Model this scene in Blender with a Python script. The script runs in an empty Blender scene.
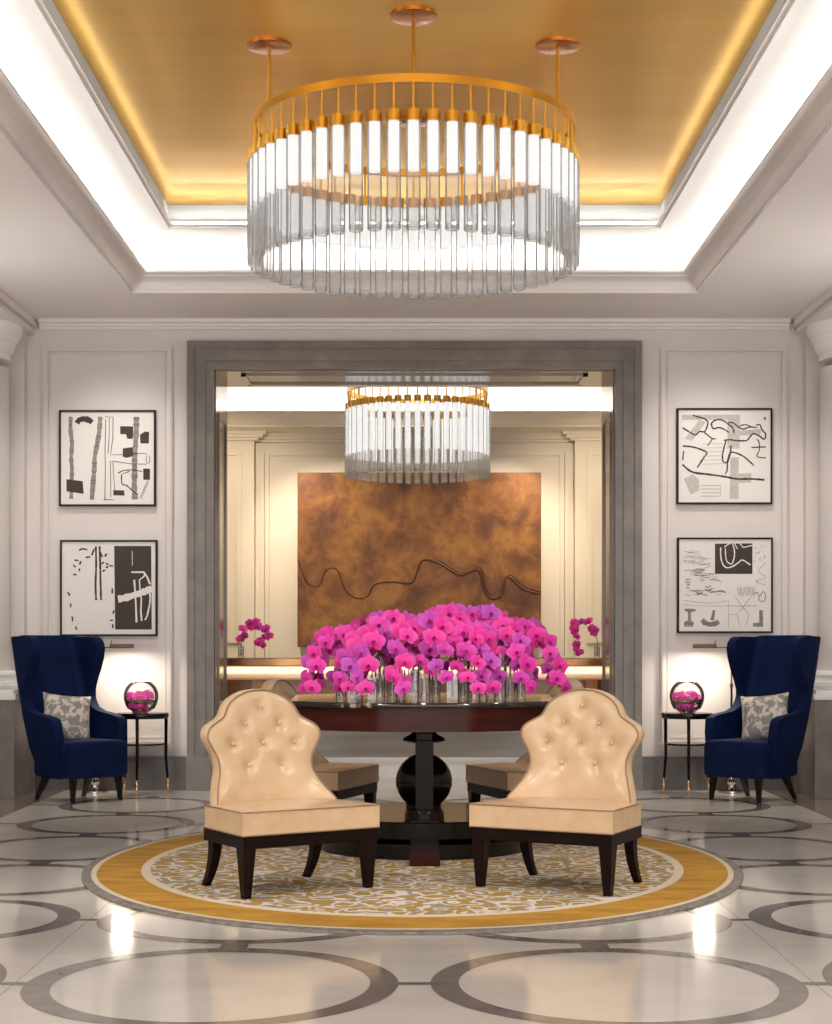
import bpy, bmesh, math, random
from mathutils import Vector, Matrix
random.seed(7)
PI = math.pi
S = bpy.context.scene
COL = S.collection
F = 1740.0; CX = 414.5; HY = 643.0; H = 1.2

# ------------------------------------------------------------------ camera
cd = bpy.data.cameras.new('camera'); cam = bpy.data.objects.new('camera', cd); COL.objects.link(cam)
cam.location = (0, 0, H); cam.rotation_euler = (PI/2, 0, 0)
cd.sensor_fit = 'HORIZONTAL'; cd.sensor_width = 36; cd.lens = F/832*36
cd.shift_x = (416-CX)/832; cd.shift_y = (HY-512)/832
cd.clip_start = .1; cd.clip_end = 100
S.camera = cam
# ------------------------------------------------------------------ world + exposure
w = bpy.data.worlds.new('world'); S.world = w; w.use_nodes = True
w.node_tree.nodes['Background'].inputs[0].default_value = (1, .965, .94, 1)
w.node_tree.nodes['Background'].inputs[1].default_value = 2.5
S.view_settings.view_transform = 'Standard'; S.view_settings.look = 'None'
S.view_settings.exposure = 0.45; S.view_settings.gamma = 1; S.view_settings.use_curve_mapping = False
S.cycles.transparent_max_bounces = 48; S.cycles.max_bounces = 12
S.cycles.sample_clamp_indirect = 6; S.cycles.caustics_reflective = False; S.cycles.caustics_refractive = False

# ------------------------------------------------------------------ lights (unseen spots added to light the rooms, mostly as downlights)
def spot(loc, tgt, power, size=60, blend=.8, col=(1, .93, .85), r=.06):
    l = bpy.data.lights.new('added_spot', 'SPOT'); l.energy = power; l.spot_size = math.radians(size)
    l.spot_blend = blend; l.color = col; l.shadow_soft_size = r
    o = bpy.data.objects.new('added_spot', l); COL.objects.link(o); o.location = loc
    d = Vector(tgt)-Vector(loc); o.rotation_euler = d.to_track_quat('-Z', 'Y').to_euler()
    return o
for sx in (-1, 1):
    spot((sx*2.35, 13.2, 3.78), (sx*2.4, 14.2, 1.6), 60, 95, .95, r=.15)
    spot((sx*2.6, 10.6, 3.78), (sx*2.6, 13.4, 1.0), 90, 70)
    spot((sx*2.75, 8.2, 3.78), (sx*.75, 8.7, .5), 90, 50)
    spot((sx*2.4, 5.8, 3.78), (sx*.75, 8.6, .5), 160, 45, r=.12)
    spot((sx*1.2, 16.4, 3.25), (sx*.75, 17.4, 1.8), 65, 90, col=(1, .84, .66))
    spot((sx*1.7, 15.3, 3.25), (sx*2.0, 17.4, 1.8), 85, 90, col=(1, .84, .62))
    spot((sx*2.55, 4.5, 3.78), (sx*1.9, 6.5, 0), 120, 100, r=.3)
for sx in (-1, 1):      # upward spots out of view, added to brighten the flat ceiling
    spot((sx*3.7, 11.3, 2.3), (sx*2.3, 11.6, 3.83), 55, 130, 1, (1, .95, .9), .15)
    spot((sx*3.9, 7.5, 2.0), (sx*2.2, 8.5, 3.83), 90, 130, 1, (1, .95, .9), .15)
spot((.0, 6.6, 4.2), (.05, 9.9, 1.15), 200, 28, r=.1)  # added spot that brightens the orchids on the table
for sx in (-1, 1): spot((sx*1.5, 14.9, 3.3), (sx*1.6, 15.75, 1.2), 80, 45)  # added from the front to brighten the desk orchids
spot((0, 15.6, 3.9), (0, 17.4, 2.1), 40, 80, col=(1, .86, .68))

# ------------------------------------------------------------------ materials
def mat(name, col, rough=.5, metal=0, **k):
    m = bpy.data.materials.new(name); m.use_nodes = True
    b = m.node_tree.nodes['Principled BSDF']
    b.inputs['Base Color'].default_value = (*col, 1); b.inputs['Roughness'].default_value = rough
    b.inputs['Metallic'].default_value = metal
    for kk, v in k.items(): b.inputs[kk.replace('_', ' ')].default_value = v
    return m
def nodes(m): return m.node_tree.nodes, m.node_tree.links, m.node_tree.nodes['Principled BSDF']
def ramp(m, src, stops):
    n = m.node_tree.nodes.new('ShaderNodeValToRGB'); m.node_tree.links.new(src, n.inputs[0])
    e = n.color_ramp.elements
    while len(e) < len(stops): e.new(.5)
    for i, (p, c) in enumerate(stops): e[i].position = p; e[i].color = (*c, 1)
    return n.outputs[0]
def noise(m, scale, detail=4, rough=.5, dist=0, vec=None, stretch=None):
    N, L, b = nodes(m)
    tc = N.new('ShaderNodeTexCoord'); src = tc.outputs['Object']
    if stretch:
        mp = N.new('ShaderNodeMapping'); mp.inputs['Scale'].default_value = stretch; L.new(src, mp.inputs[0]); src = mp.outputs[0]
    n = N.new('ShaderNodeTexNoise'); n.inputs['Scale'].default_value = scale; n.inputs['Detail'].default_value = detail
    n.inputs['Roughness'].default_value = rough; n.inputs['Distortion'].default_value = dist
    L.new(src, n.inputs['Vector']); return n.outputs['Fac']
def nmat(name, scale, stops, rough=.5, metal=0, detail=4, nr=.5, dist=0, bump=0, stretch=None, **k):
    m = mat(name, stops[0][1], rough, metal, **k); N, L, b = nodes(m)
    f = noise(m, scale, detail, nr, dist, stretch=stretch); L.new(ramp(m, f, stops), b.inputs['Base Color'])
    if bump:
        bp = N.new('ShaderNodeBump'); bp.inputs['Strength'].default_value = bump; bp.inputs['Distance'].default_value = .01
        L.new(f, bp.inputs['Height']); L.new(bp.outputs[0], b.inputs['Normal'])
    return m
def emit(name, col, s):
    m = mat(name, tuple(c*.3 for c in col), .5); b = m.node_tree.nodes['Principled BSDF']
    b.inputs['Emission Color'].default_value = (*col, 1); b.inputs['Emission Strength'].default_value = s; return m
def thin_glass(name, tint=(.97, .98, .98), blend=.35, rough=.03, base=0.0, milk=0):
    m = bpy.data.materials.new(name); m.use_nodes = True; N = m.node_tree.nodes; L = m.node_tree.links; N.clear()
    o = N.new('ShaderNodeOutputMaterial'); mx = N.new('ShaderNodeMixShader'); t = N.new('ShaderNodeBsdfTransparent')
    g = N.new('ShaderNodeBsdfGlossy'); lw = N.new('ShaderNodeLayerWeight'); lw.inputs[0].default_value = blend
    t.inputs[0].default_value = (*tint, 1); g.inputs['Roughness'].default_value = rough
    ma = N.new('ShaderNodeMath'); ma.operation = 'ADD'; ma.use_clamp = True; ma.inputs[1].default_value = base
    L.new(lw.outputs['Fresnel'], ma.inputs[0]); L.new(ma.outputs[0], mx.inputs[0]); L.new(t.outputs[0], mx.inputs[1]); L.new(g.outputs[0], mx.inputs[2])
    tl = N.new('ShaderNodeBsdfTranslucent'); tl.inputs[0].default_value = (.95, .95, .95, 1); df = N.new('ShaderNodeBsdfDiffuse'); df.inputs[0].default_value = (.95, .95, .95, 1)
    md = N.new('ShaderNodeMixShader'); L.new(tl.outputs[0], md.inputs[1]); L.new(df.outputs[0], md.inputs[2])
    m2 = N.new('ShaderNodeMixShader'); m2.inputs[0].default_value = milk; L.new(mx.outputs[0], m2.inputs[1]); L.new(md.outputs[0], m2.inputs[2]); L.new(m2.outputs[0], o.inputs[0])
    return m
M = {}
M['wall'] = nmat('wall_paint', 3, [(.3, (.72, .67, .645)), (.7, (.745, .695, .67))], .55)
M['wall_in'] = mat('cream_paint', (.80, .72, .60), .5)
M['ceil'] = mat('ceiling_paint', (.86, .81, .785), .6)
M['cove'] = mat('cove_white', (.9, .89, .87), .6)
M['gold_ceiling'] = nmat('gold_leaf', 1.2, [(.3, (.72, .42, .065)), (.7, (.80, .49, .10))], .33, 1, bump=0, detail=7, nr=.7, stretch=(.6, 3, 1))
M['stone_grey'] = nmat('grey_stone', 5, [(.3, (.125, .108, .095)), (.55, (.175, .152, .132)), (.75, (.24, .205, .17))], .3, bump=.05, detail=8, nr=.65)
M['stone_base'] = nmat('baseboard_stone', 4, [(.3, (.055, .045, .042)), (.7, (.09, .075, .07))], .3, detail=6)
M['reveal'] = nmat('polished_reveal', 2, [(.3, (.15, .115, .09)), (.7, (.22, .175, .14))], .16, .25)
M['marble'] = nmat('cream_marble', 1.7, [(.3, (.70, .655, .58)), (.5, (.79, .745, .67)), (.7, (.85, .81, .74))], .09, detail=8, nr=.6, dist=.6)
M['inlay'] = nmat('taupe_inlay', 6, [(.3, (.20, .17, .15)), (.7, (.29, .255, .23))], .1, detail=7, nr=.65)
M['border'] = nmat('brown_border', 5, [(.3, (.24, .19, .155)), (.7, (.34, .275, .23))], .1, detail=7, nr=.65)
M['seam'] = mat('stone_seam', (.42, .36, .29), .15)
M['brass'] = mat('brushed_brass', (.60, .34, .06), .28, 1)
M['copper'] = mat('copper_disc', (.55, .24, .09), .25, 1)
M['glass'] = thin_glass('clear_glass', (.97, .975, .98), .18, .05, .02, .20)
M['vase'] = thin_glass('vase_glass', (.95, .96, .96), .22, .03, .04, .10)
M['bowl'] = thin_glass('bowl_glass', (.95, .96, .96), .2, .02, .03, .02)
M['core'] = emit('frosted_core', (1, .985, .97), .66)
M['core2'] = emit('frosted_core_inner', (1, .985, .95), .66)
M['led'] = emit('led_strip', (1, .975, .94), 18)
M['led_side'] = emit('led_strip_side', (1, .96, .92), 13)
M['led_warm'] = emit('led_warm', (1, .72, .36), 1.7)
M['wood'] = nmat('espresso_wood', 3, [(.3, (.008, .004, .0035)), (.7, (.014, .007, .006))], .22, Specular_IOR_Level=.10, stretch=(1, 1, 6))
M['apron'] = nmat('mahogany', 3, [(.3, (.030, .007, .005)), (.7, (.05, .011, .008))], .16, Specular_IOR_Level=.14, stretch=(1, 1, 8))
M['black_marble'] = nmat('black_marble', 6, [(.0, (.012, .01, .009)), (.60, (.02, .016, .014)), (.66, (.45, .38, .30)), (.70, (.03, .022, .02))], .06, detail=6, dist=1.2)
M['leather'] = nmat('tan_leather', 14, [(.3, (.61, .42, .25)), (.7, (.67, .48, .30))], .27, bump=.04)
M['piping'] = mat('leather_piping', (.30, .19, .11), .4)
M['velvet'] = nmat('blue_velvet', 5, [(.3, (.002, .007, .038)), (.7, (.003, .012, .060))], .75, Sheen_Weight=.10, Specular_IOR_Level=.12, Sheen_Roughness=.4)
M['velvet'].node_tree.nodes['Principled BSDF'].inputs['Sheen Tint'].default_value = (.05, .18, .6, 1)
M['black'] = mat('black_lacquer', (.006, .005, .005), .18, Specular_IOR_Level=.35)
M['bronze_metal'] = mat('dark_bronze', (.16, .115, .085), .3, .9)
M['shade'] = mat('bronze_shade', (.12, .07, .045), .5, .5)
M['chrome'] = mat('polished_nickel', (.6, .56, .52), .12, 1)
M['ferrule'] = mat('brass_ferrule', (.85, .52, .28), .2, 1)
M['frame'] = mat('frame_black', (.012, .008, .007), .5, Specular_IOR_Level=.2)
M['paper'] = mat('print_paper', (.82, .79, .76), .7)
M['ink'] = mat('print_ink', (.055, .042, .036), .8)
M['ink_mid'] = nmat('print_grey', 60, [(.3, (.16, .14, .13)), (.7, (.36, .33, .31))], .8, stretch=(.1, 1, 1))
M['ink_light'] = nmat('print_pale_grey', 50, [(.3, (.48, .45, .42)), (.7, (.62, .58, .55))], .8)
M['desk_wood'] = nmat('desk_walnut', 2.5, [(.3, (.20, .075, .022)), (.7, (.33, .14, .045))], .25, stretch=(.6, 1, 6))
M['desk_top'] = nmat('desk_bronze_top', 5, [(.35, (.16, .07, .025)), (.65, (.42, .22, .09))], .2, .6, stretch=(.4, 1, 1))
M['desk_lip'] = mat('desk_lip', (.62, .34, .16), .35)
M['desk_stone'] = nmat('desk_stone', 3, [(.3, (.25, .23, .20)), (.7, (.38, .35, .31))], .15, stretch=(.3, 1, 4))
M['stem'] = mat('orchid_stem', (.10, .08, .02), .5)
M['stem_dark'] = mat('stem_in_vase', (.05, .02, .012), .5)
M['water'] = mat('submerged_leaves', (.10, .10, .02), .2)

def petal_mat(name, c0, c1, c2):
    m = mat(name, c0, .5); N, L, b = nodes(m)
    oi = N.new('ShaderNodeObjectInfo'); L.new(ramp(m, oi.outputs['Random'], [(.0, c0), (.6, c1), (1, c2)]), b.inputs['Base Color'])
    tc = N.new('ShaderNodeTexCoord'); ln = N.new('ShaderNodeVectorMath'); ln.operation = 'LENGTH'; L.new(tc.outputs['Object'], ln.inputs[0])
    mr = N.new('ShaderNodeMapRange'); mr.inputs[1].default_value = .026; mr.inputs[2].default_value = .060; mr.inputs[3].default_value = 0; mr.inputs[4].default_value = .22; L.new(ln.outputs['Value'], mr.inputs[0])
    mc = N.new('ShaderNodeMix'); mc.data_type = 'RGBA'; mc.inputs['B'].default_value = (.95, .42, .78, 1)
    L.new(mr.outputs[0], mc.inputs['Factor']); L.new(b.inputs['Base Color'].links[0].from_socket, mc.inputs['A']); L.new(mc.outputs['Result'], b.inputs['Base Color'])
    tr = N.new('ShaderNodeBsdfTranslucent'); mx = N.new('ShaderNodeMixShader'); mx.inputs[0].default_value = .38
    L.new(b.inputs['Base Color'].links[0].from_socket, tr.inputs[0])
    out = N['Material Output']; L.new(b.outputs[0], mx.inputs[1]); L.new(tr.outputs[0], mx.inputs[2]); L.new(mx.outputs[0], out.inputs[0])
    return m
M['petal'] = petal_mat('orchid_petal', (.90, .035, .40), (.84, .03, .45), (.60, .08, .60))
M['lip'] = mat('orchid_lip', (.28, .0, .10), .4)

# rug pattern
def rug_pattern():
    m = mat('rug_scrolls', (.5, .4, .2), .95); N, L, b = nodes(m)
    tc = N.new('ShaderNodeTexCoord')
    nz = N.new('ShaderNodeTexNoise'); nz.inputs['Scale'].default_value = 5; nz.inputs['Detail'].default_value = 2
    L.new(tc.outputs['Object'], nz.inputs['Vector'])
    mixv = N.new('ShaderNodeVectorMath'); mixv.operation = 'SCALE'; mixv.inputs[3].default_value = .22; L.new(nz.outputs['Color'], mixv.inputs[0])
    ad = N.new('ShaderNodeVectorMath'); L.new(tc.outputs['Object'], ad.inputs[0]); L.new(mixv.outputs[0], ad.inputs[1])
    vo = N.new('ShaderNodeTexVoronoi'); vo.inputs['Scale'].default_value = 6.2; vo.inputs['Randomness'].default_value = .55; L.new(ad.outputs[0], vo.inputs['Vector'])
    mu = N.new('ShaderNodeMath'); mu.operation = 'MULTIPLY'; mu.inputs[1].default_value = 3.4; L.new(vo.outputs['Distance'], mu.inputs[0])
    fr = N.new('ShaderNodeMath'); fr.operation = 'FRACT'; L.new(mu.outputs[0], fr.inputs[0])
    n2 = N.new('ShaderNodeTexNoise'); n2.inputs['Scale'].default_value = 22; n2.inputs['Detail'].default_value = 1; L.new(tc.outputs['Object'], n2.inputs['Vector'])
    s = N.new('ShaderNodeMath'); s.operation = 'MULTIPLY_ADD'; s.inputs[1].default_value = .4; L.new(n2.outputs['Fac'], s.inputs[0]); L.new(fr.outputs[0], s.inputs[2])
    gold = (.38, .225, .035); cream = (.66, .61, .56); grey = (.28, .26, .235)
    c = ramp(m, s.outputs[0], [(.36, grey), (.42, gold), (.83, gold), (.87, cream)])
    N[-1].color_ramp.interpolation = 'LINEAR'
    L.new(c, b.inputs['Base Color'])
    return m
M['rug_pat'] = rug_pattern()
M['rug_gold'] = nmat('rug_gold', 9, [(.3, (.36, .175, .012)), (.7, (.58, .31, .03))], .9, detail=3, stretch=(.4, 1, 1))
M['rug_cream'] = mat('rug_cream', (.70, .60, .46), .95)
M['rug_grey'] = nmat('rug_grey', 30, [(.3, (.16, .14, .12)), (.7, (.30, .27, .24))], .95)
# bronze relief
def bronze_mat():
    m = mat('patinated_bronze', (.3, .12, .04), .42, .35); N, L, b = nodes(m)
    f = noise(m, 2.6, 9, .66, .25)
    L.new(ramp(m, f, [(.30, (.06, .022, .008)), (.44, (.12, .042, .011)), (.52, (.19, .072, .016)), (.62, (.28, .125, .025)), (.72, (.16, .065, .022))]), b.inputs['Base Color'])
    bp = N.new('ShaderNodeBump'); bp.inputs['Strength'].default_value = .12; L.new(f, bp.inputs['Height']); L.new(bp.outputs[0], b.inputs['Normal'])
    return m
M['bronze'] = bronze_mat()
M['bronze_dark'] = mat('relief_line', (.10, .045, .018), .4, .5)
def damask():
    m = mat('damask', (.4, .4, .4), .6); N, L, b = nodes(m)
    f = noise(m, 17, 3, .55, 1.2)
    L.new(ramp(m, f, [(.44, (.25, .235, .23)), (.50, (.30, .28, .27)), (.53, (.62, .56, .48)), (.7, (.66, .60, .52))]), b.inputs['Base Color'])
    return m
M['damask'] = damask()

# ------------------------------------------------------------------ helpers
def build(name, bm, m, parent=None, smooth=False, loc=None, rot=None):
    me = bpy.data.meshes.new(name)
    bmesh.ops.recalc_face_normals(bm, faces=bm.faces); bm.to_mesh(me); bm.free()
    for x in (m if isinstance(m, (list, tuple)) else [m]): me.materials.append(x)
    if smooth:
        for p in me.polygons: p.use_smooth = True
        if smooth != 'all':
            try: me.set_sharp_from_angle(angle=math.radians(38))
            except Exception: pass
    o = bpy.data.objects.new(name, me); COL.objects.link(o)
    if parent: o.parent = parent
    if loc is not None: o.location = loc
    if rot is not None: o.rotation_euler = rot
    return o
def empty(name, loc=(0, 0, 0), rz=0):
    o = bpy.data.objects.new(name, None); COL.objects.link(o); o.location = loc; o.rotation_euler = (0, 0, rz)
    o.empty_display_size = .1; return o
def tag(o, label, cat, group=None):
    o['label'] = label; o['category'] = cat
    if group: o['group'] = group
    return o
def struct(o): o['kind'] = 'structure'; return o
def copy_tree(o, parent=None):
    c = o.copy(); COL.objects.link(c); c.parent = parent
    for ch in list(o.children): copy_tree(ch, c)
    return c
def box(bm, x0, x1, y0, y1, z0, z1, bev=0, mi=0):
    v = [bm.verts.new(p) for p in ((x0, y0, z0), (x1, y0, z0), (x1, y1, z0), (x0, y1, z0), (x0, y0, z1), (x1, y0, z1), (x1, y1, z1), (x0, y1, z1))]
    fs = [bm.faces.new([v[i] for i in q]) for q in ((0, 3, 2, 1), (4, 5, 6, 7), (0, 1, 5, 4), (1, 2, 6, 5), (2, 3, 7, 6), (3, 0, 4, 7))]
    for f in fs: f.material_index = mi
    if bev:
        es = list({e for f in fs for e in f.edges})
        bmesh.ops.bevel(bm, geom=es, offset=bev, segments=2, affect='EDGES', profile=.6)
    return bm
def B(*a, **k): return box(bmesh.new(), *a, **k)
def lathe(bm, prof, n=32, c=(0, 0, 0), cap=True, a0=0, sx=1, sy=1):
    rings = []
    for r, z in prof:
        rings.append([bm.verts.new((c[0]+sx*r*math.cos(a0+2*PI*i/n), c[1]+sy*r*math.sin(a0+2*PI*i/n), c[2]+z)) for i in range(n)])
    for a, b in zip(rings, rings[1:]):
        for i in range(n): bm.faces.new((a[i], a[(i+1) % n], b[(i+1) % n], b[i]))
    if cap: bm.faces.new(rings[0][::-1]); bm.faces.new(rings[-1])
    return bm
def tube(bm, pts, r, n=8, closed=False, cap=True):
    pts = [Vector(p) for p in pts]; N = len(pts); rings = []
    rr = r if isinstance(r, (list, tuple)) else [r]*N
    t0 = (pts[1]-pts[0]).normalized(); up = Vector((0, 0, 1)) if abs(t0.z) < .9 else Vector((1, 0, 0))
    nr = (up - t0*up.dot(t0)).normalized()
    for i in range(N):
        if closed: t = (pts[(i+1) % N]-pts[i-1]).normalized()
        else: t = (pts[min(i+1, N-1)]-pts[max(i-1, 0)]).normalized()
        nr = (nr - t*nr.dot(t)).normalized(); b = t.cross(nr)
        rings.append([bm.verts.new(pts[i]+(nr*math.cos(2*PI*k/n)+b*math.sin(2*PI*k/n))*rr[i]) for k in range(n)])
    for i in range(N if closed else N-1):
        a, c = rings[i], rings[(i+1) % N]
        for k in range(n): bm.faces.new((a[k], a[(k+1) % n], c[(k+1) % n], c[k]))
    if cap and not closed: bm.faces.new(rings[0][::-1]); bm.faces.new(rings[-1])
    return bm
def frustum(bm, b0, b1, z0, z1):   # b = (cx, cy, hx, hy)
    lo = [bm.verts.new((b0[0]+sx*b0[2], b0[1]+sy*b0[3], z0)) for sx, sy in ((-1, -1), (1, -1), (1, 1), (-1, 1))]
    hi = [bm.verts.new((b1[0]+sx*b1[2], b1[1]+sy*b1[3], z1)) for sx, sy in ((-1, -1), (1, -1), (1, 1), (-1, 1))]
    bm.faces.new(lo[::-1]); bm.faces.new(hi)
    for i in range(4): bm.faces.new((lo[i], lo[(i+1) % 4], hi[(i+1) % 4], hi[i]))
    return bm
def px(x, D): return (x-CX)*D/F
def pz(y, D): return H+(HY-y)*D/F
def catmull(P, n=8, closed=False):
    P = [Vector(p) for p in P]; out = []; N = len(P)
    rng = range(N if closed else N-1)
    for i in rng:
        g = (lambda j: P[j % N]) if closed else (lambda j: P[max(0, min(N-1, j))])
        p0, p1, p2, p3 = g(i-1), g(i), g(i+1), g(i+2)
        for k in range(n):
            t = k/n
            out.append(.5*((2*p1)+(p2-p0)*t+(2*p0-5*p1+4*p2-p3)*t*t+(3*p1-p0-3*p2+p3)*t**3))
    if not closed: out.append(P[-1])
    return out
def interp(tab, x):
    if x <= tab[0][0]: return tab[0][1]
    for (a, b), (c, d) in zip(tab, tab[1:]):
        if x <= c: return b+(d-b)*(x-a)/(c-a)
    return tab[-1][1]

# ================================================================== STRUCTURE
WY = 14.2          # back wall of the lobby
CEIL = 3.83
# ---- floor: one mesh, marble + inlaid rings
bm = bmesh.new()
def quad(bm, x0, x1, y0, y1, z, mi):
    f = bm.faces.new([bm.verts.new(p) for p in ((x0, y0, z), (x1, y0, z), (x1, y1, z), (x0, y1, z))]); f.material_index = mi; return f
quad(bm, -7, 7, -4, 18.2, 0, 0)
FX = 2.37*H
for s in (-1, 1): quad(bm, min(s*FX, s*7), max(s*FX, s*7), -4, WY+.0, .0006, 2)
def ring(bm, cx, cy, ox, oy, ix, iy, z=.0012, n=72, xl=None):
    a = []; b = []
    for i in range(n):
        t = 2*PI*i/n
        a.append(bm.verts.new((cx+ox*math.cos(t), cy+oy*math.sin(t), z))); b.append(bm.verts.new((cx+ix*math.cos(t), cy+iy*math.sin(t), z)))
    for i in range(n):
        f = bm.faces.new((a[i], a[(i+1) % n], b[(i+1) % n], b[i])); f.material_index = 1
nodesY = [2.0, 3.25, 4.47, 5.74, 6.83, 7.91, 9.06, 10.175, 11.28]
for i, (y0, y1) in enumerate(zip(nodesY, nodesY[1:])):
    cyy = (y0+y1)/2*H; ry = ((y1-y0)/2-.04)*H; big = y1 <= 5.75
    for s in (-1, 1):
        ox = .547*H
        ring(bm, s*.594*H, cyy, ox, ry, ox-.083*H, ry-.075*H)
        ring(bm, s*1.70*H, cyy, .485*H, ry, .485*H-.083*H, ry-.075*H)
        for cxx in (.594, 1.70):
            quad(bm, s*cxx*H-.045*H, s*cxx*H+.045*H, y1*H-.045*H, y1*H+.045*H, .0015, 1)
        quad(bm, min(s*1.135*H, s*1.22*H), max(s*1.135*H, s*1.22*H), cyy-.02*H, cyy+.02*H, .0015, 1)
        quad(bm, min(s*2.18*H, s*2.37*H), max(s*2.18*H, s*2.37*H), cyy-.02*H, cyy+.02*H, .0015, 1)
    quad(bm, -.05*H, .05*H, cyy-.02*H, cyy+.02*H, .0015, 1)
for s in (-1, 1):
    for xx in (1.175, FX/H): quad(bm, s*xx*H-.002, s*xx*H+.002, -4, WY, .0009, 3)
for y in nodesY: quad(bm, -FX, FX, y*H-.0015, y*H+.0015, .0009, 3)
struct(build('floor', bm, [M['marble'], M['inlay'], M['border'], M['seam']]))

# ---- lobby back wall with the opening
def rect_frame(bm, x0, x1, z0, z1, w, y0, y1, sides='LRTB'):
    # picture-frame moulding with stepped profile
    if 'L' in sides: box(bm, x0, x0+w, y0, y1, z0, z1)
    if 'R' in sides: box(bm, x1-w, x1, y0, y1, z0, z1)
    if 'T' in sides: box(bm, x0+w, x1-w, y0, y1, z1-w, z1)
    if 'B' in sides: box(bm, x0+w, x1-w, y0, y1, z0, z0+w)
OX = px(642, WY)-.01; IX = px(617, WY); OT = pz(342.5, WY); IT = pz(367.5, WY)
BK = WY+.87       # inner end of the passage
for s, nm in ((-1, 'left'), (1, 'right')):
    bm = bmesh.new()
    box(bm, min(s*IX, s*7), max(s*IX, s*7), WY, BK, 0, CEIL+.6)
    # shallow step in the plane before the column bay
    x0 = px(27, WY)*-1 if s < 0 else px(803, WY)
    box(bm, min(s*x0, s*(x0+.9)), max(s*x0, s*(x0+.9)), WY-.10, WY, 0, CEIL)
    # wall panel moulding
    a, b = (px(43, WY), px(173, WY)) if s < 0 else (px(660, WY), px(787, WY))
    rect_frame(bm, a, b, pz(745, WY), pz(346.5, WY), .045, WY-.032, WY+.001)
    rect_frame(bm, a+.012, b-.012, pz(745, WY)+.012, pz(346.5, WY)-.012, .02, WY-.044, WY-.03)
    rect_frame(bm, a+.06, b-.06, pz(745, WY)+.06, pz(346.5, WY)-.06, .012, WY-.008, WY+.001)
    struct(build('wall_'+nm, bm, M['wall']))
bm = B(-IX, IX, WY, BK, IT, CEIL+.6); struct(build('wall_over_opening', bm, M['wall']))
# side walls of the lobby
for s, nm in ((-1, 'west'), (1, 'east')):
    struct(build('wall_'+nm, B(min(s*5.2, s*5.3), max(s*5.2, s*5.3), 1, WY, 0, CEIL), M['wall']))
# skirting
for s, nm in ((-1, 'left'), (1, 'right')):
    a, b = OX, 3.12
    bm = bmesh.new()
    box(bm, min(s*a, s*b), max(s*a, s*b), WY-.05, WY, 0, .24); box(bm, min(s*a, s*b), max(s*a, s*b), WY-.042, WY, .125, .275)
    struct(build('baseboard_'+nm, bm, M['stone_base']))
# stone surround
bm = bmesh.new()
def surround(bm, ox, ix, ot, it, y0, y1):
    box(bm, -ox, -ix, y0, y1, 0, ot); box(bm, ix, ox, y0, y1, 0, ot); box(bm, -ix, ix, y0, y1, it, ot)
surround(bm, OX, OX-.06, OT, OT-.06, WY-.085, WY)
surround(bm, OX-.06, IX+.045, OT-.06, IT+.045, WY-.07, WY)
surround(bm, IX+.045, IX-.02, IT+.045, IT-.02, WY-.055, WY+.02)
for s in (-1, 1): box(bm, min(s*(IX-.005), s*(OX+.006)), max(s*(IX-.005), s*(OX+.006)), WY-.10, WY, 0, .28)
struct(build('trim_1', bm, M['stone_grey']))
# passage lining (polished, with a recessed panel)
for s, k in ((-1, 2), (1, 3)):
    bm = bmesh.new(); x = IX-.02
    box(bm, min(s*x, s*(x-.012)), max(s*x, s*(x-.012)), WY+.02, BK, 0, IT-.02)
    for (u0, u1, v0, v1) in ((.14, .18, .3, 3.1), (.68, .72, .3, 3.1), (.18, .68, .3, .34), (.18, .68, 3.06, 3.1)):
        box(bm, min(s*(x-.012), s*(x-.026)), max(s*(x-.012), s*(x-.026)), WY+u0, WY+u1, v0, v1)
    struct(build('trim_%d' % k, bm, M['reveal']))
bm = bmesh.new(); box(bm, -IX+.03, IX-.03, WY+.02, BK, IT-.03, IT-.0)
rect = (-IX+.22, IX-.22)
box(bm, rect[0], rect[1], WY+.16, WY+.20, IT-.045, IT-.03); box(bm, rect[0], rect[1], WY+.66, WY+.70, IT-.045, IT-.03)
for s in (-1, 1): box(bm, min(s*(IX-.22), s*(IX-.26)), max(s*(IX-.22), s*(IX-.26)), WY+.16, WY+.70, IT-.045, IT-.03)
struct(build('trim_4', bm, M['reveal']))

# ---- lobby ceiling with tray
TX, TY0, TY1 = .812*2.63, 3.5, 2.63*F/351      # lower edge of the tray opening
CX1, CY1, CZ1 = .724*2.75, 2.75*F/373, H+2.75
GX, GY1, GZ = .560*3.10, 12.3, H+3.10
GZ0 = H+2.93
bm = bmesh.new()
t = .12
box(bm, -7, -TX, -1, WY, CEIL, CEIL+t); box(bm, TX, 7, -1, WY, CEIL, CEIL+t); box(bm, -TX, TX, TY1, WY, CEIL, CEIL+t); box(bm, -TX, TX, -1, TY0, CEIL, CEIL+t)
# crown at the head of the wall
for (y, z0, z1) in ((.05, CEIL-.055, CEIL), (.10, CEIL-.028, CEIL), (.025, CEIL-.075, CEIL)):
    box(bm, -3.05, 3.05, WY-y, WY, z0, z1)
struct(build('ceiling', bm, M['ceil']))
def loop_surface(bm, prof, sides='LRFN', ty0=TY0, off=0):
    # prof: list of (x, y1, z) ; rectangular loops x = +-x, y from ty0+(TX-x) to y1
    loops = []
    for x, y1, z in prof:
        y0 = ty0-(y1-prof[0][1])
        loops.append([bm.verts.new(p) for p in ((-x, y0, z), (x, y0, z), (x, y1, z), (-x, y1, z))])
    for a, b in zip(loops, loops[1:]):
        for i in range(4): bm.faces.new((a[i], a[(i+1) % 4], b[(i+1) % 4], b[i]))
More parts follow.
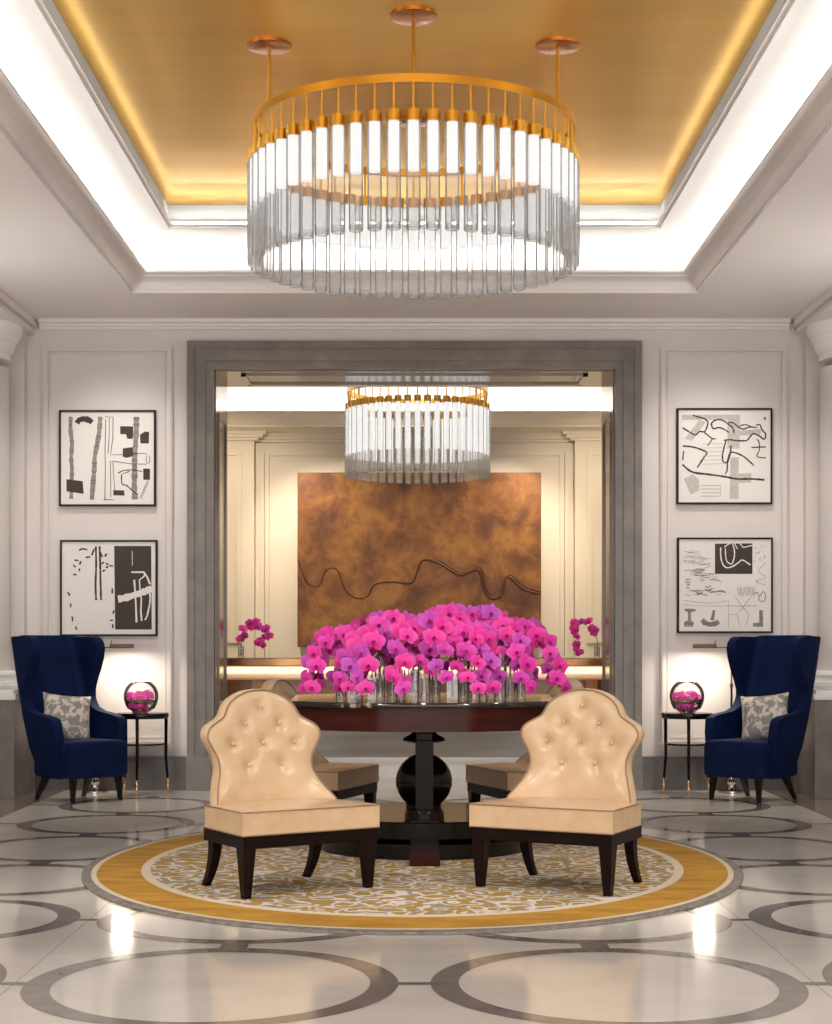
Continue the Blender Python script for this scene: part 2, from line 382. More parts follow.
# curved crown of the tray
prof = [(TX+.0, TY1, CEIL-.012), (TX-.02, TY1-.02, CEIL-.012), (TX-.02, TY1-.02, CEIL+.012), (TX-.032, TY1-.032, CEIL+.012)]
for i in range(7):
    a = i/6*PI/2
    prof.append((TX-.032-(TX-.032-CX1)*(1-math.cos(a)), TY1-.032-(TY1-.032-CY1)*(1-math.cos(a)), CEIL+.012+(CZ1-CEIL-.03)*math.sin(a)))
prof += [(CX1-.012, CY1-.012, CZ1-.018), (CX1-.012, CY1-.012, CZ1), (CX1+.05, CY1+.05, CZ1), (CX1+.06, CY1+.06, CZ1-.03), (TX+.2, TY1+.2, CZ1-.03)]
bm = bmesh.new(); loop_surface(bm, prof); struct(build('trim_5', bm, M['ceil'], smooth=True))
# luminous cove above it
prof = [(TX+.22, TY1+.22, CZ1-.04), (TX+.22, TY1+.22, CZ1+.0)]
for i in range(1, 9):
    a = i/8*PI/2
    prof.append((GX+.06+(TX+.22-GX-.06)*math.cos(a), GY1+.06+(TY1+.22-GY1-.06)*math.cos(a), CZ1+(GZ0+.02-CZ1)*math.sin(a)))
prof += [(GX+.03, GY1+.03, GZ0+.02), (GX+.03, GY1+.03, GZ0)]
bm = bmesh.new(); loop_surface(bm, prof); struct(build('trim_6', bm, M['cove'], smooth=True))
# rim of the gold panel
prof = [(GX+.045, GY1+.045, GZ0), (GX-.0, GY1-.0, GZ0-.0), (GX-.0, GY1, GZ0+.05), (GX+.012, GY1+.012, GZ0+.05), (GX+.012, GY1+.012, GZ)]
bm = bmesh.new(); loop_surface(bm, prof); struct(build('trim_7', bm, M['cove']))
bm = B(-GX-.012, GX+.012, 2.5, GY1+.012, GZ, GZ+.05); struct(build('ceiling_gold_panel', bm, M['gold_ceiling']))
prof = [(GX+.012, GY1+.012, GZ0+.012), (GX-.03, GY1-.03, GZ0+.012), (GX-.03, GY1-.03, GZ0+.024), (GX-.024, GY1-.024, GZ0+.024), (GX-.024, GY1-.024, GZ0+.014)]
bm = bmesh.new(); loop_surface(bm, prof); struct(build('trim_15', bm, M['ceil']))
bm = B(-GX+.02, GX-.02, GY1-.019, GY1-.008, GZ0+.013, GZ0+.02); struct(build('trim_16', bm, emit('led_gold_rim', (1, .97, .92), 26)))
bm = bmesh.new()
for s in (-1, 1): box(bm, min(s*(GX-.019), s*(GX-.008)), max(s*(GX-.019), s*(GX-.008)), TY0, GY1-.02, GZ0+.013, GZ0+.02)
struct(build('trim_17', bm, emit('led_gold_rim_side', (1, .96, .88), 4)))
# LED strips lying on the ledge behind the crown
bm = bmesh.new()
y1 = CY1+.11; x1 = CX1+.11
box(bm, -x1, x1, y1, y1+.03, CZ1-.028, CZ1-.012)
struct(build('trim_8', bm, M['led']))
bm = bmesh.new()
for s in (-1, 1): box(bm, min(s*x1, s*(x1+.03)), max(s*x1, s*(x1+.03)), TY0, y1, CZ1-.028, CZ1-.012)
struct(build('trim_9', bm, M['led_side']))

# ---- beams on the columns, with crown
for s, nm in ((-1, 'left'), (1, 'right')):
    bm = bmesh.new()
    box(bm, min(s*3.12, s*4.2), max(s*3.12, s*4.2), 2, WY, 3.715, CEIL)
    box(bm, min(s*3.08, s*3.12), max(s*3.08, s*3.12), 2, WY, CEIL-.06, CEIL); box(bm, min(s*3.10, s*3.12), max(s*3.10, s*3.12), 2, WY, 3.715, 3.745)
    struct(build('trim_'+('10' if s < 0 else '11'), bm, M['ceil']))
# ---- columns
col = None
for s in (-1, 1):
    root = empty('column', (s*3.585, 13.80, 0))
    root['kind'] = 'structure'
    P = bmesh.new(); box(P, -.50, .50, -.39, .39, 0, pz(700, 13.4), bev=.004); build('pedestal', P, M['stone_grey'], root)
    P = bmesh.new(); z = pz(700, 13.4)
    for (r, z0, z1) in ((.51, 0, .05), (.49, .05, .075)): box(P, -r, r, -r+.11, r-.11, z+z0, z+z1, bev=.004)
    lathe(P, [(.46, z+.075), (.48, z+.10), (.46, z+.135), (.42, z+.14), (.42, z+.165), (.44, z+.19), (.42, z+.215), (.385, z+.22)], 48)
    build('base', P, M['cove'], root, smooth=True)
    P = bmesh.new(); lathe(P, [(.375, z+.22), (.37, 1.2), (.36, 3.38)], 48); build('shaft', P, M['wall'], root, smooth=True)
    P = bmesh.new(); zc = 3.435
    lathe(P, [(.36, zc), (.375, zc+.005), (.375, zc+.025), (.365, zc+.03), (.365, zc+.06), (.38, zc+.065), (.40, zc+.085), (.41, zc+.12), (.41, zc+.14), (.42, zc+.145), (.435, zc+.165), (.435, zc+.185), (.445, zc+.19), (.465, zc+.225), (.465, zc+.28)], 48)
    build('capital', P, M['cove'], root, smooth=True)

# ---- reception room
RY = 17.5
bm = bmesh.new()
box(bm, -3.4, 3.4, RY, RY+.15, 0, 4.3)
for s in (-1, 1):
    box(bm, min(s*1.60, s*3.4), max(s*1.60, s*3.4), RY-.16, RY, 0, 3.3)
    for (a, b) in ((1.72, 2.25),):
        aa, bb = min(s*a, s*b), max(s*a, s*b)
        rect_frame(bm, aa, bb, 1.2, 3.12, .05, RY-.185, RY-.159)
    a, b = min(s*1.27, s*1.54), max(s*1.27, s*1.54)
    rect_frame(bm, s*1.53-.02, s*1.53+.02, .4, 3.1, .02, RY-.03, RY)
rect_frame(bm, -1.5, 1.5, .4, 3.12, .04, RY-.03, RY+.001)
struct(build('wall_reception', bm, M['wall_in']))
for s, nm in ((-1, 'reception_left'), (1, 'reception_right')):
    bm = B(min(s*2.6, s*2.7), max(s*2.6, s*2.7), BK, RY, 0, 4.3); struct(build('wall_'+nm, bm, M['wall_in']))
# ceiling with tray
rz = H+2.10; ry = 2.10*F/216
bm = bmesh.new()
box(bm, -2.6, 2.6, ry, RY, rz, rz+.02)
for s in (-1, 1): box(bm, min(s*1.9, s*2.6), max(s*1.9, s*2.6), BK, ry, rz, rz+.02)
for (y, z0) in ((.05, .085), (.09, .06), (.13, .03)): box(bm, -1.6, 1.6, RY-y, RY, rz-z0, rz)
for s in (-1, 1):
    for (y, z0) in ((.05, .085), (.09, .06), (.13, .03)): box(bm, min(s*(1.6-y), s*2.6), max(s*(1.6-y), s*2.6), RY-.16-y, RY-.0, rz-z0, rz)
box(bm, -2.6, 2.6, BK, RY, 4.05, 4.15)
struct(build('ceiling_reception', bm, M['wall_in']))
bm = bmesh.new()
ys = [(0, 0), (.02, 0), (.02, .015), (.03, .02), (.05, .06), (.09, .10), (.15, .125), (.16, .125), (.16, .14), (.10, .14)]
v = []
for dy, dz in ys: v.append([bm.verts.new((x, ry-dy, rz+dz)) for x in (-2.6, 2.6)])
for a, b in zip(v, v[1:]): bm.faces.new((a[0], a[1], b[1], b[0]))
struct(build('trim_12', bm, M['wall_in'], smooth=True))
struct(build('trim_13', B(-2.5, 2.5, ry-.06, ry-.03, rz+.10, rz+.125), M['led']))
bm = bmesh.new(); v = []
for i in range(9):
    a = i/8*PI/2; v.append([bm.verts.new((x, ry+.05-.75*(1-math.cos(a)), rz+.03+.72*math.sin(a))) for x in (-2.6, 2.6)])
for a, b in zip(v, v[1:]): bm.faces.new((a[0], a[1], b[1], b[0]))
struct(build('trim_14', bm, M['cove'], smooth=True))

# ================================================================== BRONZE RELIEF
AY = RY-.14
ax0, ax1, az1, az0 = px(297.5, AY-.05), px(541, AY-.05), pz(472.5, AY-.05), 1.16
root = empty('wall_artwork', ((ax0+ax1)/2, AY, az0))
tag(root, 'large bronze relief panel with a winding river line on the reception wall', 'artwork')
hw = (ax1-ax0)/2; hh = az1-az0
build('panel', B(-hw, hw, -.06, .06, 0, hh, bev=.006), M['bronze'], root)
build('wall_bracket', B(-hw+.1, hw-.1, .06, .14, .1, hh-.1), M['wall_in'], root)
def apx(x, y): return Vector((px(290+x/3.2, AY-.06)-root.location.x, -.064, pz(460+y/3.2, AY-.06)-az0))
riv = [(25, 318), (40, 360), (55, 392), (80, 405), (98, 395), (110, 360), (130, 345), (152, 352), (165, 385), (180, 420), (215, 442), (248, 435), (268, 400), (300, 391), (340, 390), (385, 394), (402, 370), (420, 325), (445, 320), (480, 332), (510, 350), (545, 368), (570, 360), (600, 350), (612, 370), (620, 410), (640, 440), (668, 440), (680, 420), (688, 380), (705, 375), (722, 392), (745, 412), (770, 420), (797, 428)]
pts = catmull([apx(*p) for p in riv], 6)
bm = bmesh.new(); tube(bm, pts, [.006+.007*min(1, max(0, (i/len(pts)-.15)*2)) for i in range(len(pts))], 8); build('river_line', bm, M['bronze_dark'], root, smooth='all')
bm = bmesh.new(); n = len(pts); half = pts[n*11//20:]
tube(bm, [p+Vector((.018, .002, .018)) for p in half], .0055, 6); build('river_bank', bm, M['bronze_dark'], root, smooth='all')

# ================================================================== RECEPTION DESK
DY = 15.62
root = empty('reception_desk', (0, DY, 0)); tag(root, 'long walnut and stone reception desk with glowing strip under its bronze top', 'desk')
W2 = 2.3
dz = lambda y: pz(y, DY)
build('counter_top', B(-W2, W2, -.12, .55, dz(666), dz(658), bev=.008), M['desk_top'], root)
build('light_strip', B(-W2+.02, W2-.02, -.055, -.035, dz(673), dz(667.5)), M['led_warm'], root)
build('lit_recess', B(-W2, W2, -.03, .05, dz(678), dz(666)), M['cove'], root)
build('ledge', B(-W2, W2, -.10, .05, dz(680), dz(678), bev=.003), M['desk_lip'], root)
build('wood_front', B(-W2, W2, 0, .08, dz(701), dz(680)), M['desk_wood'], root)
for i in range(7):
    x = -2.25+i*.75 + .09
    build('panel_divider', B(x-.05, x+.05, -.03, 0, dz(701), dz(680), bev=.004), M['desk_lip'], root)
build('writing_shelf', B(-W2, W2, -.28, .1, dz(705), dz(701), bev=.004), M['desk_lip'], root)
build('stone_front', B(-W2, W2, -.02, .5, dz(757), dz(705)), M['desk_stone'], root)
bm = bmesh.new(); box(bm, -W2, W2, -.06, .5, dz(761), dz(757)); box(bm, -W2, W2, -.03, .5, dz(768), dz(761)); box(bm, -W2, W2, -.05, .5, dz(771), dz(768)); box(bm, -W2, W2, -.07, .5, 0, dz(771))
build('plinth', bm, M['cove'], root)

# ================================================================== CHANDELIERS
def chandelier(name, label, loc, R, n, ring_z, cap_z, L, core_l, tr, core_mat, ceilz, rod_angles, stem=True, core_full=False):
    root = empty(name, loc); tag(root, label, 'chandelier')
    bm = bmesh.new(); lathe(bm, [(R-.012, ring_z-.021), (R+.012, ring_z-.021), (R+.012, ring_z+.021), (R-.012, ring_z+.021), (R-.012, ring_z-.021)], 96, cap=False)
    build('ring', bm, M['brass'], root, smooth=True)
    # prototype tube: part = glass, sub-parts = cap, core, stem
    bm = bmesh.new(); lathe(bm, [(tr, -.02), (tr, -L), ], 16, cap=False)
    lathe(bm, [(tr*.99, -L), (tr*.9, -L-.004), (tr*.86, -L), (tr*.86, -L+.03)], 16, cap=False)
    g = build('glass_tube', bm, M['glass'], root, smooth='all')
    bm = bmesh.new(); lathe(bm, [(tr*.8, 0), (tr*1.08, 0), (tr*1.08, -.055), (tr*1.0, -.055)], 16)
    c = build('cap', bm, M['brass'], g, smooth=True)
    bm = bmesh.new(); lathe(bm, [(tr*.74, -.05), (tr*.74, -core_l)], 12)
    k = build('lit_core', bm, core_mat, g, smooth=True)
    bm = bmesh.new(); lathe(bm, [(.0055, 0), (.0055, ring_z-cap_z-.02)], 6)
    s = build('stem', bm, M['brass'], g, smooth=True)
    for i in range(n):
        o = g if i == 0 else copy_tree(g, root)
        a = -PI/2+2*PI*i/n
        o.location = (R*math.cos(a), R*math.sin(a), cap_z)
    for a in rod_angles:
        a = math.radians(a)
        p = (R*math.sin(a), -R*math.cos(a))
        bm = bmesh.new(); lathe(bm, [(.008, ring_z), (.008, ceilz-loc[2])], 8, c=(p[0], p[1], 0)); r = build('rod', bm, M['brass'], root, smooth=True)
        bm = bmesh.new(); z = ceilz-loc[2]; lathe(bm, [(.114, z-.012), (.118, z-.010), (.118, z), ], 40, c=(p[0], p[1], 0)); build('canopy', bm, M['copper'], r, smooth=True)
    return root
chandelier('chandelier', 'huge round chandelier of clear glass tubes hanging under the gold ceiling', (px(413.5, 9.46), 9.46, H), (.865), 56, 2.79, 2.633, .583, .30, .036, M['core'], GZ, (0, 60, -60, 180))
chandelier('chandelier', 'smaller round chandelier of frosted glass rods seen through the stone opening', (px(417.5, 16.0), 16.0, H), .64, 46, 2.31, 2.19, .66, .47, .030, M['core2'], 4.05, (0, 120, 240))

# ================================================================== RUG
RCY = 9.46; rx, ryy = 1.455*H, 2.32
root = empty('rug', (px(412.5, RCY), RCY, 0)); tag(root, 'round gold and cream scroll-patterned rug under the table and tan chairs', 'rug')
def annulus(f0, f1, z=.012, n=128, edge=False):
    bm = bmesh.new()
    prof = [(f1, .002), (f1, z-.003), (f1-.003, z), (max(f0, .0001), z), (max(f0, .0001), .002)] if edge else [(f1, z), (max(f0, .0001), z)]
    lathe(bm, prof, n, cap=False, sx=rx, sy=ryy); return bm
build('grey_border', annulus(.97, 1.0, edge=True), M['rug_grey'], root)
build('cream_edge', annulus(.956, .972, .0125), M['rug_cream'], root)
build('gold_band', annulus(.825, .958, .012), M['rug_gold'], root)
build('inner_cream_edge', annulus(.80, .827, .0125), M['rug_cream'], root)
build('scroll_field', annulus(0, .802, .012), M['rug_pat'], root)

# ================================================================== TABLE
TXc, TYc, TH, TR = .055, 10.10, .884, .95
RT = .0135   # rug top
root = empty('pedestal_table', (TXc, TYc, 0)); tag(root, 'large round dark mahogany table with black marble top and ball pedestal', 'table')
bm = bmesh.new(); lathe(bm, [(TR-.02, TH-.03), (TR-.004, TH-.028), (TR, TH-.02), (TR, TH-.008), (TR-.006, TH)], 96); build('marble_top', bm, M['black_marble'], root, smooth=True)
bm = bmesh.new(); lathe(bm, [(TR-.06, TH-.155), (TR-.03, TH-.155), (TR-.028, TH-.03), (TR-.06, TH-.03)], 96); build('apron', bm, M['apron'], root, smooth=True)
bm = bmesh.new(); lathe(bm, [(.05, .70), (.055, .74), (.05, .62), (.10, .625), (.125, .635), (.12, .65), (.08, .67), (.055, .70), (.05, .74)][2:], 40); build('bell_collar', bm, M['wood'], root, smooth=True)
bm = bmesh.new(); bz = pz(781, 10.1); r = .163
lathe(bm, [(r*math.sin(PI*i/24)+.0005, bz-r*math.cos(PI*i/24)) for i in range(25)], 48); build('ball', bm, M['black'], root, smooth=True)
bm = bmesh.new(); lathe(bm, [(.05, .10), (.05, .64)], 24); build('spindle', bm, M['wood'], root, smooth=True)
for sy in (-1, 1):
    y = sy*.46
    bm = bmesh.new(); box(bm, -.05, .05, y-.03, y+.03, .28, .66, bev=.003)
    for k in range(4): box(bm, -.042+k*.025, -.033+k*.025, y-.036, y-.03, .29, .63)
    build('fluted_post', bm, M['wood'], root)
    bm = bmesh.new(); lathe(bm, [(.105, .03), (.108, .045), (.108, .265), (.10, .28), (.06, .283)], 40, c=(0, y+sy*.04, 0)); build('drum', bm, M['wood'], root, smooth=True)
    yy = sy*.62
    bm = bmesh.new(); box(bm, -.078, .078, min(yy, y), max(yy, y), .02, .235, bev=.004); build('foot_block', bm, M['wood'], root)
    bm = bmesh.new(); box(bm, -.082, .082, min(sy*.86, y), max(sy*.86, y), RT, .075, bev=.004); build('foot', bm, M['apron'], root)
bm = bmesh.new(); box(bm, -.045, .045, -.44, .44, .655, .70, bev=.004); build('cross_beam', bm, M['wood'], root)
bm = bmesh.new(); lathe(bm, [(.60, .125), (.625, .13), (.628, .215), (.62, .222)], 72); build('platform', bm, M['black'], root, smooth=True)
bm = bmesh.new(); lathe(bm, [(.40, RT), (.60, RT), (.602, .095), (.59, .10), (.41, .10), (.40, RT)], 72, cap=False); build('base_ring', bm, M['black'], root, smooth=True)
for a in (30, 90, 150, 210, 270, 330):
    a = math.radians(a); bm = bmesh.new(); lathe(bm, [(.03, .098), (.03, .128)], 12, c=(.5*math.cos(a), .5*math.sin(a), 0)); build('spacer', bm, M['black'], root)

# ================================================================== TAN CHAIRS
WT = [(.26, .33), (.40, .335), (.44, .325), (.48, .302), (.52, .282), (.57, .262), (.62, .262), (.66, .276), (.70, .300), (.735, .316), (.765, .314), (.79, .295), (.81, .262), (.83, .225), (.85, .207), (.88, .192), (.905, .172), (.93, .138), (.952, .090), (.963, .045), (.966, 0)]
def outline():
    right = catmull([(a[1], a[0], 0) for a in WT], 4)
    pts = [(p.x, p.y) for p in right]
    left = [(-x, z) for x, z in pts[::-1][1:]]
    pts = pts+left           # bottom right up, over, down to bottom left
    bot = [(-.335+.67*i/12, .26) for i in range(1, 12)]
    return pts+bot
BTN = [(0, .885), (-.095, .80), (.095, .80), (-.175, .705), (0, .705), (.175, .705), (-.09, .60), (.09, .60)]
def back_y(x, z, off=0):
    # local front is -Y ; the back leans backwards, its lower sides wrap forward around the seat
    y = .11+(z-.42)*.16
    f = max(0, min(1, (.60-z)/.22)); f = f*f*(3-2*f)
    y -= .10*f*(abs(x)/.345)**3 + .03*(abs(x)/.33)**2
    return y
def make_chair(label):
    root = empty('slipper_chair'); tag(root, label, 'chair')
    # backrest
    bm = bmesh.new(); ol = outline(); C = (0, .66); NR = 16; loops = []
    for j in range(1, NR+1):
        r = (j/NR)**.85; lp = []
        for (x, z) in ol:
            X = C[0]+(x-C[0])*r; Z = C[1]+(z-C[1])*r
            y = back_y(X, Z)-.03*(1-r**5)
            for (bx, bz2) in BTN:
                d2 = (X-bx)**2+(Z-bz2)**2; y += .022*math.exp(-d2/.0009)+.010*math.exp(-d2/.006)
            lp.append(bm.verts.new((X, y, Z)))
        loops.append(lp)
    n = len(ol)
    c0 = bm.verts.new((0, back_y(0, .66)-.03, .66))
    for i in range(n): bm.faces.new((c0, loops[0][i], loops[0][(i+1) % n]))
    for a, b in zip(loops, loops[1:]):
        for i in range(n): bm.faces.new((a[i], a[(i+1) % n], b[(i+1) % n], b[i]))
    prev = loops[-1]
    for (r, dy) in ((1.012, .012), (1.015, .05), (1.005, .078), (.97, .09), (.80, .098), (.4, .10)):
        lp = [bm.verts.new((C[0]+(x-C[0])*r, back_y(C[0]+(x-C[0])*min(r, 1), C[1]+(z-C[1])*min(r, 1))+dy, max(.262, C[1]+(z-C[1])*r))) for x, z in ol]
        for i in range(n): bm.faces.new((prev[i], prev[(i+1) % n], lp[(i+1) % n], lp[i]))
        prev = lp
    bm.faces.new(prev)
    bk = build('backrest', bm, M['leather'], root, smooth='all')
    bm = bmesh.new(); tube(bm, [(x*1.0, back_y(x, z)-.001, z) for x, z in ol if z > .425], .0042, 6, closed=False); build('piping', bm, M['piping'], bk, smooth='all')
    for (x, z) in BTN:
        y = back_y(x, z)-.03+.022
        bm = bmesh.new(); lathe(bm, [(.001, .008), (.007, .006), (.0105, .001), (.0105, -.003)], 14, cap=True)
        bmesh.ops.transform(bm, matrix=Matrix.Translation((x, y, z)) @ Matrix.Rotation(PI/2, 4, 'X'), verts=bm.verts)
        build('button', bm, M['leather'], bk, smooth='all')
    # seat: tapered cushion
    def slab(z0, z1, fw, rw, y0, y1, dome=0, bev=.012):
        bm = bmesh.new(); NX, NY = 12, 10; top = []; bot = []
        for j in range(NY+1):
            v = j/NY; y = y0+(y1-y0)*v; hw_ = fw+(rw-fw)*v; rt = []; rb = []
            for i in range(NX+1):
                u = i/NX*2-1
                rt.append(bm.verts.new((u*hw_, y, z1+dome*(1-u**4)*(1-(2*v-1)**4)))); rb.append(bm.verts.new((u*hw_, y, z0)))
            top.append(rt); bot.append(rb)
        for j in range(NY):
            for i in range(NX):
                bm.faces.new((top[j][i], top[j][i+1], top[j+1][i+1], top[j+1][i])); bm.faces.new((bot[j][i], bot[j+1][i], bot[j+1][i+1], bot[j][i+1]))
        for i in range(NX):
            bm.faces.new((top[0][i], bot[0][i], bot[0][i+1], top[0][i+1])); bm.faces.new((top[NY][i], top[NY][i+1], bot[NY][i+1], bot[NY][i]))
        for j in range(NY):
            bm.faces.new((top[j][0], top[j+1][0], bot[j+1][0], bot[j][0])); bm.faces.new((top[j][NX], bot[j][NX], bot[j+1][NX], top[j+1][NX]))
        if bev:
            es = [e for e in bm.edges if len(e.link_faces) == 2 and e.calc_face_angle(0) > .8]
            bmesh.ops.bevel(bm, geom=es, offset=bev, segments=3, affect='EDGES')
        return bm
    z0 = .305; z1 = .418
    seat = build('seat', slab(z0, z1, .375, .335, -.33, .13, .016), M['leather'], root, smooth=True)
    for z in (z1-.002, z0+.003):
        pp = [(-.337, .12, z), (-.374, -.325, z), (-.368, -.331, z), (0, -.333, z), (.368, -.331, z), (.374, -.325, z), (.337, .12, z)]
        bm = bmesh.new(); tube(bm, pp, .0035, 6); build('piping', bm, M['piping'], seat, smooth='all')
    build('seat_frame', slab(.245, .305, .368, .33, -.322, .15, 0, .003), M['wood'], root)
    for s in (-1, 1):
        bm = bmesh.new(); frustum(bm, (s*.335, -.287, .018, .018), (s*.333, -.285, .034, .034), RT, .247); build('leg', bm, M['wood'], root)
        bm = bmesh.new(); prev = None; rs = []
        for i in range(7):
            t = i/6; z = .247+(RT-.247)*t; y = .115+.10*t*t; hx = .026-.009*t; x = s*(.285+.0*t)
            rs.append([bm.verts.new((x+a*hx, y+b*hx, z)) for a, b in ((-1, -1), (1, -1), (1, 1), (-1, 1))])
        for a, b in zip(rs, rs[1:]):
            for k in range(4): bm.faces.new((a[k], a[(k+1) % 4], b[(k+1) % 4], b[k]))
        bm.faces.new(rs[0]); bm.faces.new(rs[-1][::-1]); build('leg', bm, M['wood'], root, smooth=True)
    return root
ch = make_chair('tan leather button-tufted slipper chair in front of the table, left one')
def put(o, x, y, deg, label=None, group=None):
    o.location = (x, y, 0); o.rotation_euler = (0, 0, math.radians(deg))
    if label: o['label'] = label
    if group: o['group'] = group
    return o
G = 'tan slipper chairs around the table'
put(ch, -.665, 8.50, 34, 'tan leather button-tufted slipper chair in front of the table on the left', G)
put(copy_tree(ch), .755, 8.58, -29, 'tan leather button-tufted slipper chair in front of the table on the right', G)
put(copy_tree(ch), -.66, 10.98, 72, 'tan leather slipper chair behind the table on the left, mostly hidden', G)
put(copy_tree(ch), .76, 10.98, -72, 'tan leather slipper chair behind the table on the right, mostly hidden', G)

# ================================================================== BLUE WING CHAIRS
def make_wing():
    root = empty('wing_chair')
    # shell: U in plan, lofted in height. local front = -Y
    Zs = [.19, .24, .32, .42, .52, .59, .615, .63, .64, .65, .66, .67, .70, .76, .80, .84, .92, 1.00, 1.08, 1.15, 1.20, 1.235, 1.25]
    halfw = [(.19, .225), (.4, .28), (.64, .295), (.9, .295), (1.1, .29), (1.25, .285)]
    fwd = [(.19, .34), (.30, .38), (.42, .42), (.52, .45), (.58, .46), (.615, .455), (.635, .44), (.65, .37), (.67, .21), (.70, .13), (.76, .105), (.80, .105), (.84, .12), (.92, .18), (1.00, .25), (1.08, .31), (1.15, .35), (1.20, .355), (1.235, .33), (1.25, .28)]
    bm = bmesh.new(); rows = []; NS = 40
    for z in Zs:
        w_ = interp(halfw, z); L_ = interp(fwd, z); yb = .20+.30*(z-.19); rc = .10
        # arclength param of U with rounded corners
        a = L_-rc if L_ > rc else .0; aa = max(a, .0); rr = min(rc, L_)
        ltot = [aa, rr*PI/2, 2*(w_-rr), rr*PI/2, aa]
        row = []
        segs = [8, 8, 8, 8, 8]
        for si in range(5):
            for k in range(segs[si]+(1 if si == 4 else 0)):
                t = k/segs[si]
                if si == 0: p = (-w_, yb-rr-aa*(1-t))
                elif si == 1: p = (-w_+rr-rr*math.cos(t*PI/2), yb-rr+rr*math.sin(t*PI/2))
                elif si == 2: p = (-w_+rr+2*(w_-rr)*t, yb)
                elif si == 3: p = (w_-rr+rr*math.sin(t*PI/2), yb-rr+rr*math.cos(t*PI/2))
                else: p = (w_, yb-rr-aa*t)
                row.append(bm.verts.new((p[0]*(1 if True else 1), p[1], z)))
        rows.append(row)
    for a, b in zip(rows, rows[1:]):
        for i in range(len(a)-1): bm.faces.new((a[i], a[i+1], b[i+1], b[i]))
    o = build('shell', bm, M['velvet'], root, smooth='all')
    md = o.modifiers.new('s', 'SOLIDIFY'); md.thickness = .075; md.offset = 1 if False else 0
    md2 = o.modifiers.new('b', 'BEVEL'); md2.width = .03; md2.segments = 4; md2.limit_method = 'ANGLE'; md2.angle_limit = math.radians(50)
    # seat
    bm = B(-.27, .27, -.26, .24, .185, .45); 
    bmesh.ops.subdivide_edges(bm, edges=bm.edges, cuts=6, use_grid_fill=True)
    for v in bm.verts:
        if v.co.z > .44: v.co.z += .02*(1-(v.co.x/.27)**4)
        if v.co.y < -.25: v.co.y -= .035*(1-(v.co.x/.27)**2)-.0
    o = build('seat', bm, M['velvet'], root, smooth='all')
    md = o.modifiers.new('b', 'BEVEL'); md.width = .045; md.segments = 4; md.limit_method = 'ANGLE'; md.angle_limit = math.radians(45)
    for s in (-1, 1):
        bm = bmesh.new(); frustum(bm, (s*.215, -.22, .012, .012), (s*.20, -.205, .024, .024), .003, .205); build('leg', bm, M['black'], root)
        bm = bmesh.new(); frustum(bm, (s*.215, .27, .012, .012), (s*.19, .15, .026, .026), .003, .205); build('leg', bm, M['black'], root)
    return root
wc = make_wing()
tag(wc, 'midnight blue velvet wing chair left of the stone opening', 'armchair', 'blue wing chairs')
put(wc, -2.55, 13.27, 45)
wc2 = put(copy_tree(wc), 2.57, 13.27, -45, 'midnight blue velvet wing chair right of the stone opening')

# pillows
def make_pillow():
    bm = bmesh.new(); n = 14; top = []; bot = []
    for j in range(n+1):
        a = []; b = []
        for i in range(n+1):
            u = 2*i/n-1; v = 2*j/n-1
            t = .062*((1-u**4)*(1-v**4))**.6
            sx = 1-.10*(1-abs(u)**2)*0-.07*(1-v*v)*abs(u)**3; sz = 1-.07*(1-u*u)*abs(v)**3
            a.append(bm.verts.new((u*.19*sx, -t-.002, v*.19*sz))); b.append(bm.verts.new((u*.19*sx, t+.002, v*.19*sz)))
        top.append(a); bot.append(b)
    for j in range(n):
        for i in range(n):
            bm.faces.new((top[j][i], top[j][i+1], top[j+1][i+1], top[j+1][i])); bm.faces.new((bot[j][i], bot[j+1][i], bot[j+1][i+1], bot[j][i+1]))
    e = [top[0][i] for i in range(n+1)]+[top[j][n] for j in range(1, n+1)]+[top[n][i] for i in range(n-1, -1, -1)]+[top[j][0] for j in range(n-1, 0, -1)]
    f = [bot[0][i] for i in range(n+1)]+[bot[j][n] for j in range(1, n+1)]+[bot[n][i] for i in range(n-1, -1, -1)]+[bot[j][0] for j in range(n-1, 0, -1)]
    for i in range(len(e)): bm.faces.new((e[i], e[(i+1) % len(e)], f[(i+1) % len(e)], f[i]))
    return build('pillow', bm, M['damask'], None, smooth='all')
for s, lab in ((-1, 'silver damask pillow propped on the left blue wing chair'), (1, 'silver damask pillow propped on the right blue wing chair')):
    if s < 0: p = make_pillow(); p0 = p
    else: p = p0.copy(); COL.objects.link(p)
    tag(p, lab, 'pillow', 'damask pillows')
    base = wc if s < 0 else wc2
    th = base.rotation_euler.z
    lx, ly = s*.04, .12
    p.location = (base.location.x+lx*math.cos(th)-ly*math.sin(th), base.location.y+lx*math.sin(th)+ly*math.cos(th), .625)
    p.rotation_euler = (math.radians(-18), math.radians(s*-6), th*.6)

# ================================================================== SIDE TABLES
def make_side():
    root = empty('side_table'); h = pz(713, 13.75)
    bm = bmesh.new(); lathe(bm, [(.195, h-.045), (.20, h-.04), (.205, h-.012), (.20, h)], 48); build('tabletop', bm, M['black'], root, smooth=True)
    bm = bmesh.new(); lathe(bm, [(.165, h-.255), (.168, h-.252), (.168, h-.243), (.165, h-.24)], 40); build('shelf', bm, M['black'], root, smooth=True)
    for a in (-95, 25, 145):
        a = math.radians(a); x, y = .19*math.cos(a), .19*math.sin(a); x2, y2 = .205*math.cos(a), .205*math.sin(a)
        bm = bmesh.new(); tube(bm, [(x, y, h-.03), (x*.98, y*.98, .3), (x2*.985, y2*.985, .12)], [.014, .012, .010], 12); l = build('leg', bm, M['wood'], root, smooth='all')
        bm = bmesh.new(); tube(bm, [(x2*.985, y2*.985, .125), (x2, y2, .05), (x2*1.03, y2*1.03, .003)], [.0115, .010, .006], 12); build('ferrule', bm, M['ferrule'], l, smooth='all')
    return root, h
st, sh = make_side()
